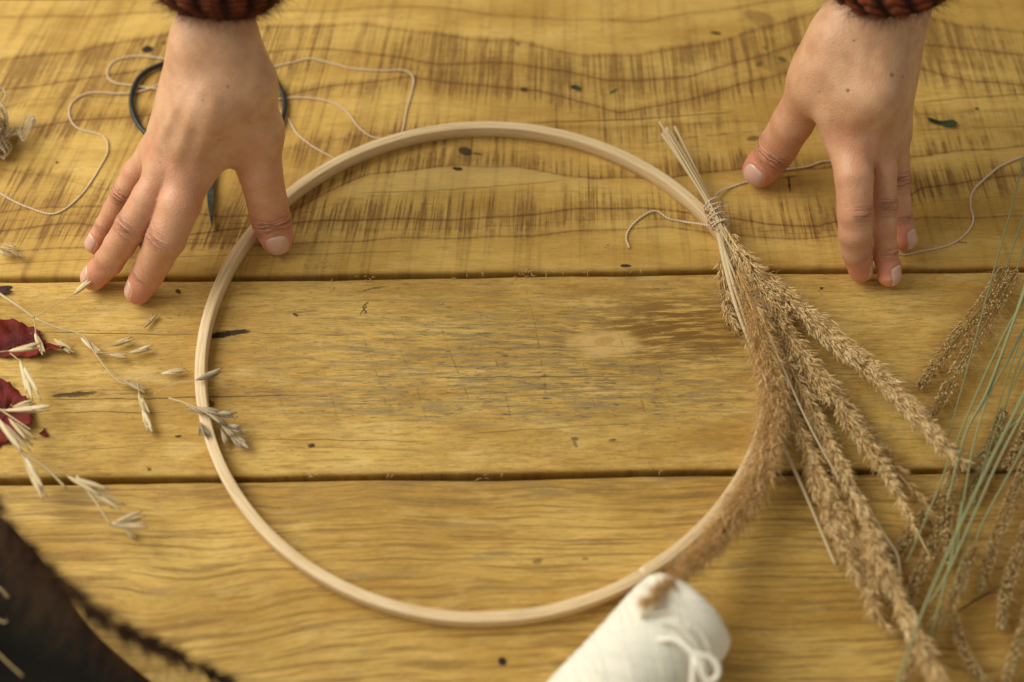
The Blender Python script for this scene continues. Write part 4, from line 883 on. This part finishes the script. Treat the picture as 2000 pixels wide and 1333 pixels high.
sprig('branching oat grass sprig with pale husks reaching the left fingertips',
      [([(-40, 548, 10), (0, 575, 9), (35, 598, 9), (68, 622, 8)], .95), ([(68, 622, 8), (110, 640, 7), (160, 655, 6), (185, 690, 5), (225, 740, 4), (250, 752, 4)], .5),
       ([(68, 622, 8), (100, 600, 9), (140, 578, 10)], .3), ([(66, 622, 8), (70, 650, 7)], .35), ([(185, 690, 5), (215, 675, 5)], .25), ([(185, 690, 5), (240, 688, 4), (262, 686, 4)], .25),
       ([(190, 692, 4), (215, 693, 4)], .2), ([(245, 660, 3), (262, 645, 3), (282, 640, 3)], .2), ([(225, 740, 4), (266, 742, 5), (315, 730, 6)], .22), ([(268, 742, 5), (272, 770, 5)], .25)],
      [(140, 578, 182, 546, 3, .85, 12), (68, 648, 84, 688, 5, .8), (104, 660, 142, 690, 4, .45), (156, 657, 192, 688, 6, .8), (215, 676, 262, 660, 3, .7), (250, 690, 296, 678, 4, .5),
       (212, 692, 250, 698, 3, .4), (280, 642, 303, 616, 5, .15, 2.5), (235, 738, 282, 764, 5, .15), (312, 730, 366, 722, 3, .75), (270, 765, 290, 815, 3, .6), (278, 795, 294, 845, 4, .85)], z=4)
sprig('oat grass husks drooping across the red leaves at the left edge',
      [([(-20, 690, 14), (15, 686, 13)], .4), ([(20, 690, 13), (38, 705, 13)], .35), ([(-40, 805, 14), (10, 800, 14)], .5)],
      [(14, 686, 78, 676, 4, .6, 14), (38, 700, 72, 782, 4, .7, 14), (42, 705, 60, 770, 3, .5, 13), (4, 802, 84, 798, 6, .75, 16), (22, 795, 70, 786, 3, .5, 15)], z=13)
sprig('long bending oat grass stalk at lower left pointing to the gap',
      [([(-30, 790, 20), (0, 830, 20), (40, 880, 18), (90, 915, 14), (130, 955, 10)], .9), ([(0, 800, 18), (60, 840, 16)], .5)],
      [(-5, 815, 50, 880, 4, .5, 20), (15, 815, 70, 868, 3, .45, 17), (42, 880, 78, 955, 7, .7, 17), (50, 900, 74, 930, 3, .6, 16)], z=18)
sprig('blurred oat grass sprig on the front plank below the lower gap',
      [([(150, 930, 22), (190, 985, 20), (215, 1025, 18)], .7)],
      [(128, 928, 216, 968, 2, .75, 22), (150, 940, 245, 996, 3, .45, 20), (212, 1025, 285, 1003, 3, .6, 18), (215, 1026, 292, 1028, 3, .45, 17), (240, 1030, 268, 1056, 2, .15, 3)], z=18)
sprig('grey brown grass head lying across the left side of the hoop',
      [([(330, 778, 5), (360, 787, 10), (400, 805, 12), (440, 835, 9), (470, 865, 5)], .45), ([(300, 770, 4), (340, 750, 6), (380, 742, 10)], .2)],
      [(360, 788, 398, 806, 5, .3, 11), (380, 796, 430, 806, 4, .35, 11.5), (400, 800, 450, 812, 4, .35, 11), (415, 806, 466, 812, 3, .3, 10), (405, 806, 440, 830, 4, .35, 11), (430, 825, 455, 852, 4, .4, 8),
       (440, 830, 470, 836, 4, .35, 8), (440, 835, 475, 845, 3, .4, 7), (446, 845, 484, 872, 5, .45, 5), (450, 852, 470, 874, 4, .5, 4), (432, 835, 442, 868, 3, .45, 5), (452, 836, 484, 848, 3, .25, 6),
       (388, 828, 392, 852, 3, .35, 10), (392, 824, 408, 856, 3, .3, 10), (380, 743, 432, 724, 4, .35, 11)], z=10, mat_=plant_mat('grey_husk', (0.22, 0.17, 0.10), (0.48, 0.39, 0.25), (0.70, 0.60, 0.42), .65))
sprig('small dark grass tip just inside the left edge above the upper gap',
      [([(-40, 476, 4), (0, 484, 4), (20, 490, 4)], .3)], [(-5, 480, 22, 492, 4, .2), (5, 476, 32, 484, 3, .35), (15, 486, 44, 502, 4, .1), (-4, 486, 10, 500, 3, .15), (8, 490, 24, 504, 3, .2)], z=4)
# ------------------------------------------------------------------ leaves
def leaf(name, outline, zc, mat_, label, cat, z0=1.0, thick=.35, curl=4., center=None):
    q = np.array([P(x, y, z0)[:2] for x, y in outline]); q = catmull(np.vstack([q, q[:1]]), len(outline) * 8 + 1)[:-1]; c0 = q.mean(0) if center is None else P(*center, z0)[:2]
    V = []; n = len(q); rings = 7
    if cat == 'leaf': q = q + (q - c0) * (.035 * np.sin(np.arange(n) * 1.9) + .05 * np.sin(np.arange(n) * .61) + .02 * rng.normal(size=n))[:, None]
    for k in range(rings):
        f_ = (k + 1) / rings; ring = c0 + (q - c0) * f_; z = z0 + curl * f_ ** 2 * (.6 + .4 * np.sin(np.arange(n) / n * 12.6 + 1)) + .4 * np.sin(ring[:, 0] * .5) + (.9 * np.sin(ring[:, 1] * .55 + ring[:, 0] * .3) * np.sin(ring[:, 0] * .4) + .35 * rng.normal(size=n) if cat == 'leaf' else 0)
        V.append(np.column_stack([ring, z]))
    V = np.vstack([[[c0[0], c0[1], z0]]] + V); F = [(0, 1 + j, 1 + (j + 1) % n) for j in range(n)]
    for k in range(rings - 1):
        for j in range(n): F.append((1 + k * n + j, 1 + (k + 1) * n + j, 1 + (k + 1) * n + (j + 1) % n, 1 + k * n + (j + 1) % n))
    V2 = V - [0, 0, thick]; m = len(V); last = 1 + (rings - 1) * n
    Fb = [tuple(i + m for i in f[::-1]) for f in F] + [(last + j, last + j + m, last + (j + 1) % n + m, last + (j + 1) % n) for j in range(n)]
    return tag(mk(name, np.vstack([V, V2]), F + Fb, mat_), label, cat)
m_red, b = newmat('crimson_leaf', .7, .2); n1 = noise(objco(), 60, 4); n2 = noise(objco(), 380, 3)
c = mix(smooth(n1, .3, .7), (0.060, 0.007, 0.006), (0.20, 0.021, 0.012)); c = mix(smooth(n2, .6, .8) * .5, c, (0.035, 0.008, 0.006)); setin(b, 'Base Color', c); bump(b, n2, .0006, .5)
leaf('fallen_leaf', [(-60, 660), (-10, 634), (40, 632), (78, 650), (92, 672), (130, 685), (100, 690), (60, 700), (10, 698), (-50, 690)], 0, m_red, 'dark red pointed leaf at the left edge, upper of two', 'leaf')
leaf('fallen_leaf', [(-60, 745), (-10, 745), (30, 758), (58, 790), (66, 825), (40, 850), (10, 868), (-60, 890)], 0, m_red, 'dark red rounded leaf at the left edge, lower of two', 'leaf')
leaf('leaf_scrap', [(76, 848), (84, 842), (87, 836), (90, 845), (96, 850), (88, 854)], 0, m_red, 'tiny red leaf scrap on the middle plank', 'leaf scrap', .4, .3, .6)
m_gl = simple('dark_green_leaf', (0.020, 0.042, 0.014), .5, .35, .4, 200)
leaf('leaf_scrap', [(1810, 234), (1825, 236), (1845, 237), (1862, 236), (1868, 245), (1855, 250), (1835, 244), (1815, 239)], 0, m_gl, 'dark green leaf scrap to the right of the right hand', 'leaf scrap', .5, .3, 1.6)
leaf('leaf_scrap', [(1113, 170), (1124, 167), (1133, 172), (1130, 178), (1120, 174)], 0, m_gl, 'tiny dark green scrap above the top of the hoop', 'leaf scrap', .4, .3, .8)
leaf('leaf_scrap', [(1190, 180), (1202, 174), (1204, 176), (1193, 183)], 0, simple('faded_green', (.12, .15, .06), .7), 'faded green sliver beside the tiny dark scrap', 'leaf scrap', .4, .3, .5)
leaf('leaf_scrap', [(-30, 568), (0, 562), (24, 560), (14, 568), (26, 572), (0, 578), (-30, 584)], 0, simple('purple_scrap', (.05, .018, .016), .7), 'dark curled scrap at the left edge under the upper gap', 'leaf scrap', .4, .3, 1.5)

# ------------------------------------------------------------------ white yarn spool
m_yarn, b = newmat('white_cotton_yarn', .85, .15)
sx, sy, sz = xyz(attr('st', 'Vector')); wv = E.m('SINE', sx * 4.2 + E.m('SINE', sy * 1.0) * 8.0); wv2 = E.m('SINE', sx * 2.0 - E.m('SINE', sy) * 9.0)
nn_ = noise(vec(sx * .3, sy * 1.5), 1, 3); c = mix(smooth(nn_, .3, .7), (0.97, 0.92, 0.79), (0.94, 0.88, 0.73)); c = mix(smooth(wv, .2, -1) * .12, c, (0.72, 0.65, 0.52)); setin(b, 'Base Color', c)
bump(b, wv * .5 + wv2 * .5, .0003, .3); b.inputs['Subsurface Weight'].default_value = .15; b.inputs['Subsurface Scale'].default_value = .003
e0 = P(1322, 1222, 25.5); e1 = P(985, 1590, 25.5); ax_ = (e1 - e0) / np.linalg.norm(e1 - e0)
SPL = thing('yarn_spool', [e0[0], e0[1], 0], 'fat white cotton yarn spool lying at the bottom edge', 'yarn spool')
s_ = np.cross(ax_, [0, 0, 1]); s_ /= np.linalg.norm(s_)
pf = [(-12.5, 5), (-12.3, 14), (-11.2, 20), (-8.2, 23.6), (-3, 24.8), (6, 25), (30, 24.4), (60, 24.6), (85, 25), (92, 24.2), (98, 20), (101, 12), (101.5, 5)]
pf = catmull([(a_, b_, 0) for a_, b_ in pf], 80)
V = []; ns = 72; aa = np.linspace(0, 2 * np.pi, ns, endpoint=False)
for L_, R_, _ in pf: V.append(e0 + ax_ * L_ + (R_ + .12 * np.sin(3 * aa + L_ * .15))[:, None] * (np.cos(aa)[:, None] * s_ + np.sin(aa)[:, None] * np.array([0, 0, 1])))
V = np.vstack(V); F = [(i * ns + j, i * ns + (j + 1) % ns, (i + 1) * ns + (j + 1) % ns, (i + 1) * ns + j) for i in range(79) for j in range(ns)] + [tuple(range(ns))[::-1], tuple(79 * ns + j for j in range(ns))]
V[:, 2] = np.maximum(V[:, 2], .2)
stt = np.stack([np.repeat(pf[:, 0], ns), np.tile(aa, 80), np.zeros(80 * ns)], 1)
mk('yarn_body', V, [f[::-1] for f in F], m_yarn, SPL, attrs={'st': stt})
ys = []
for k in range(70):   # wound strands lying proud of the body
    L0 = rng.uniform(-4, 80); tilt = rng.choice([-1, 1]) * rng.uniform(8, 26); a_ = np.linspace(rng.uniform(0, 6), 0, 60) + np.linspace(0, 3.6, 60)
    a_ = np.linspace(-.4, 3.5, 60); LL = np.clip(L0 + tilt * np.cos(a_ + rng.uniform(-.4, .4)), -9, 99); RR_ = np.interp(LL, pf[:, 0], pf[:, 1]) - .2
    ys.append(tube(e0 + LL[:, None] * ax_ + RR_[:, None] * (np.cos(a_)[:, None] * s_ + np.sin(a_)[:, None] * np.array([0, 0, 1.])), .5, 6))
V, F, A = merge(ys); mk('wound_strands', V, F, m_yarn, SPL, attrs={'st': A['st']})
def ystr(pts, r): V, F, A = tube(pxpath(pts, 70), r, 9); mk('loose_strand', V, F, m_yarn, SPL, attrs={'st': A['st']})
ystr([(1275, 1252, 48), (1320, 1250, 55), (1355, 1276, 57), (1385, 1284, 57), (1402, 1302, 56), (1400, 1322, 54), (1385, 1330, 53), (1372, 1318, 54), (1362, 1292, 56), (1340, 1262, 55.5), (1305, 1246, 54)], 1.25)
ystr([(1352, 1278, 54), (1354, 1300, 55), (1350, 1360, 53)], 1.1)
ystr([(1270, 1200, 51), (1310, 1196, 51), (1350, 1215, 49), (1378, 1250, 45), (1388, 1290, 40)], .9)
ystr([(1290, 1215, 52), (1325, 1225, 52), (1352, 1250, 50), (1372, 1290, 46), (1378, 1340, 44)], .9)
ystr([(1225, 1200, 30), (1245, 1168, 34), (1275, 1138, 40), (1293, 1128, 44), (1299, 1136, 46), (1282, 1158, 50), (1262, 1185, 53), (1250, 1205, 50)], 1.5)
ystr([(1235, 1196, 34), (1256, 1162, 38), (1285, 1134, 44)], 1.3)

# ------------------------------------------------------------------ dark plume and cloth in the lower left corner
m_cloth, b = newmat('black_cloth', .95, .0); n1 = noise(objco(), 900, 2); setin(b, 'Base Color', mix(n1, (0.008, 0.008, 0.007), (0.018, 0.016, 0.013))); bump(b, n1, .0006, .6)
g = 50; q = np.zeros((g, g, 3))
for i in range(g):
    for j in range(g):
        fu, fv = i / (g - 1), j / (g - 1)
        x = -420 + fu * (412 + 430 * fv ** 1.1 + 14 * math.sin(fv * 9)); y = 1000 + fv * 460
        edge = min(1, (1 - fu) * 7) ** .5 * min(1, fv * 7) ** .5
        z = .4 + edge * (14 + 4 * math.sin(fu * 11 + fv * 5) + 3 * math.sin(fv * 13 - fu * 7))
        q[i, j] = P(x, y, z)
V = q.reshape(-1, 3); V2 = V.copy(); V2[:, 2] = np.maximum(V[:, 2] - 1.5, .15); idx = np.arange(g * g).reshape(g, g)
Ft = np.stack([idx[:-1, :-1], idx[:-1, 1:], idx[1:, 1:], idx[1:, :-1]], -1).reshape(-1, 4)
rim = np.concatenate([idx[0, :], idx[1:, -1], idx[-1, -2::-1], idx[-2:0:-1, 0]])
tag(mk('folded_cloth', np.vstack([V, V2]), Ft[:, ::-1].tolist() + (Ft + g * g).tolist() + [(int(rim[k]), int(rim[(k + 1) % len(rim)]), int(rim[(k + 1) % len(rim)]) + g * g, int(rim[k]) + g * g) for k in range(len(rim))], m_cloth), 'black crumpled cloth filling the lower left corner', 'cloth')
DP = thing('dark_plume', P(60, 1080, 0), 'dark brown fluffy grass plume curving through the lower left corner', 'dried grass')
DPP = [(-60, 930, 105), (20, 1040, 105), (90, 1115, 100), (170, 1185, 94), (260, 1240, 82), (350, 1285, 68), (470, 1345, 52)]
plume([(x, y, z) for x, y, z in DPP], [11, 14, 15, 14, 11, 8, 4], DP, m_darkp, n=700, hl=(4, 8), hw=.45, spread=.7, hairs=1000, tint0=.12, hl2=(5, 10), thin=.8)
c_ = pxpath(DPP, 120); t, s, u = frames(c_); m = 1000; i = rng.integers(0, 105, m)
side = s[i] * 1.0 + t[i] * .7 + rng.normal(size=(m, 3)) * .55
V, F, A = scatter(HAIR, c_[i] + rng.normal(size=(m, 3)) * 3, side, rng.uniform(12, 34, m) * np.interp(i, [0, 60, 105], [1, 1, .8]), .06, np.clip(.45 + rng.normal(size=m) * .25, 0, 1), bend=rng.normal(size=(m, 3)) * .15, flat=1)
V[:, 2] = np.maximum(V[:, 2], .3); mk('side_hairs', V, F, m_darkp, DP, attrs=A)
for pts, lab in (([(-30, 1190, 40), (5, 1215, 42), (14, 1212, 42)], 'short pale straw bit on the black cloth at the left edge'), ([(-30, 1250, 44), (10, 1290, 46), (45, 1322, 44)], 'pale straw bit nearest the bottom left corner'), ([(-30, 1130, 40), (0, 1150, 42), (16, 1168, 42)], 'brown straw bit on the black cloth, highest of three')):
    V, F, A = tube(pxpath(pts, 16), np.linspace(.4, .7, 16) * .7, 6, tint=.0); tag(mk('straw_bit', V, F, m_straw, attrs=A), lab, 'straw')
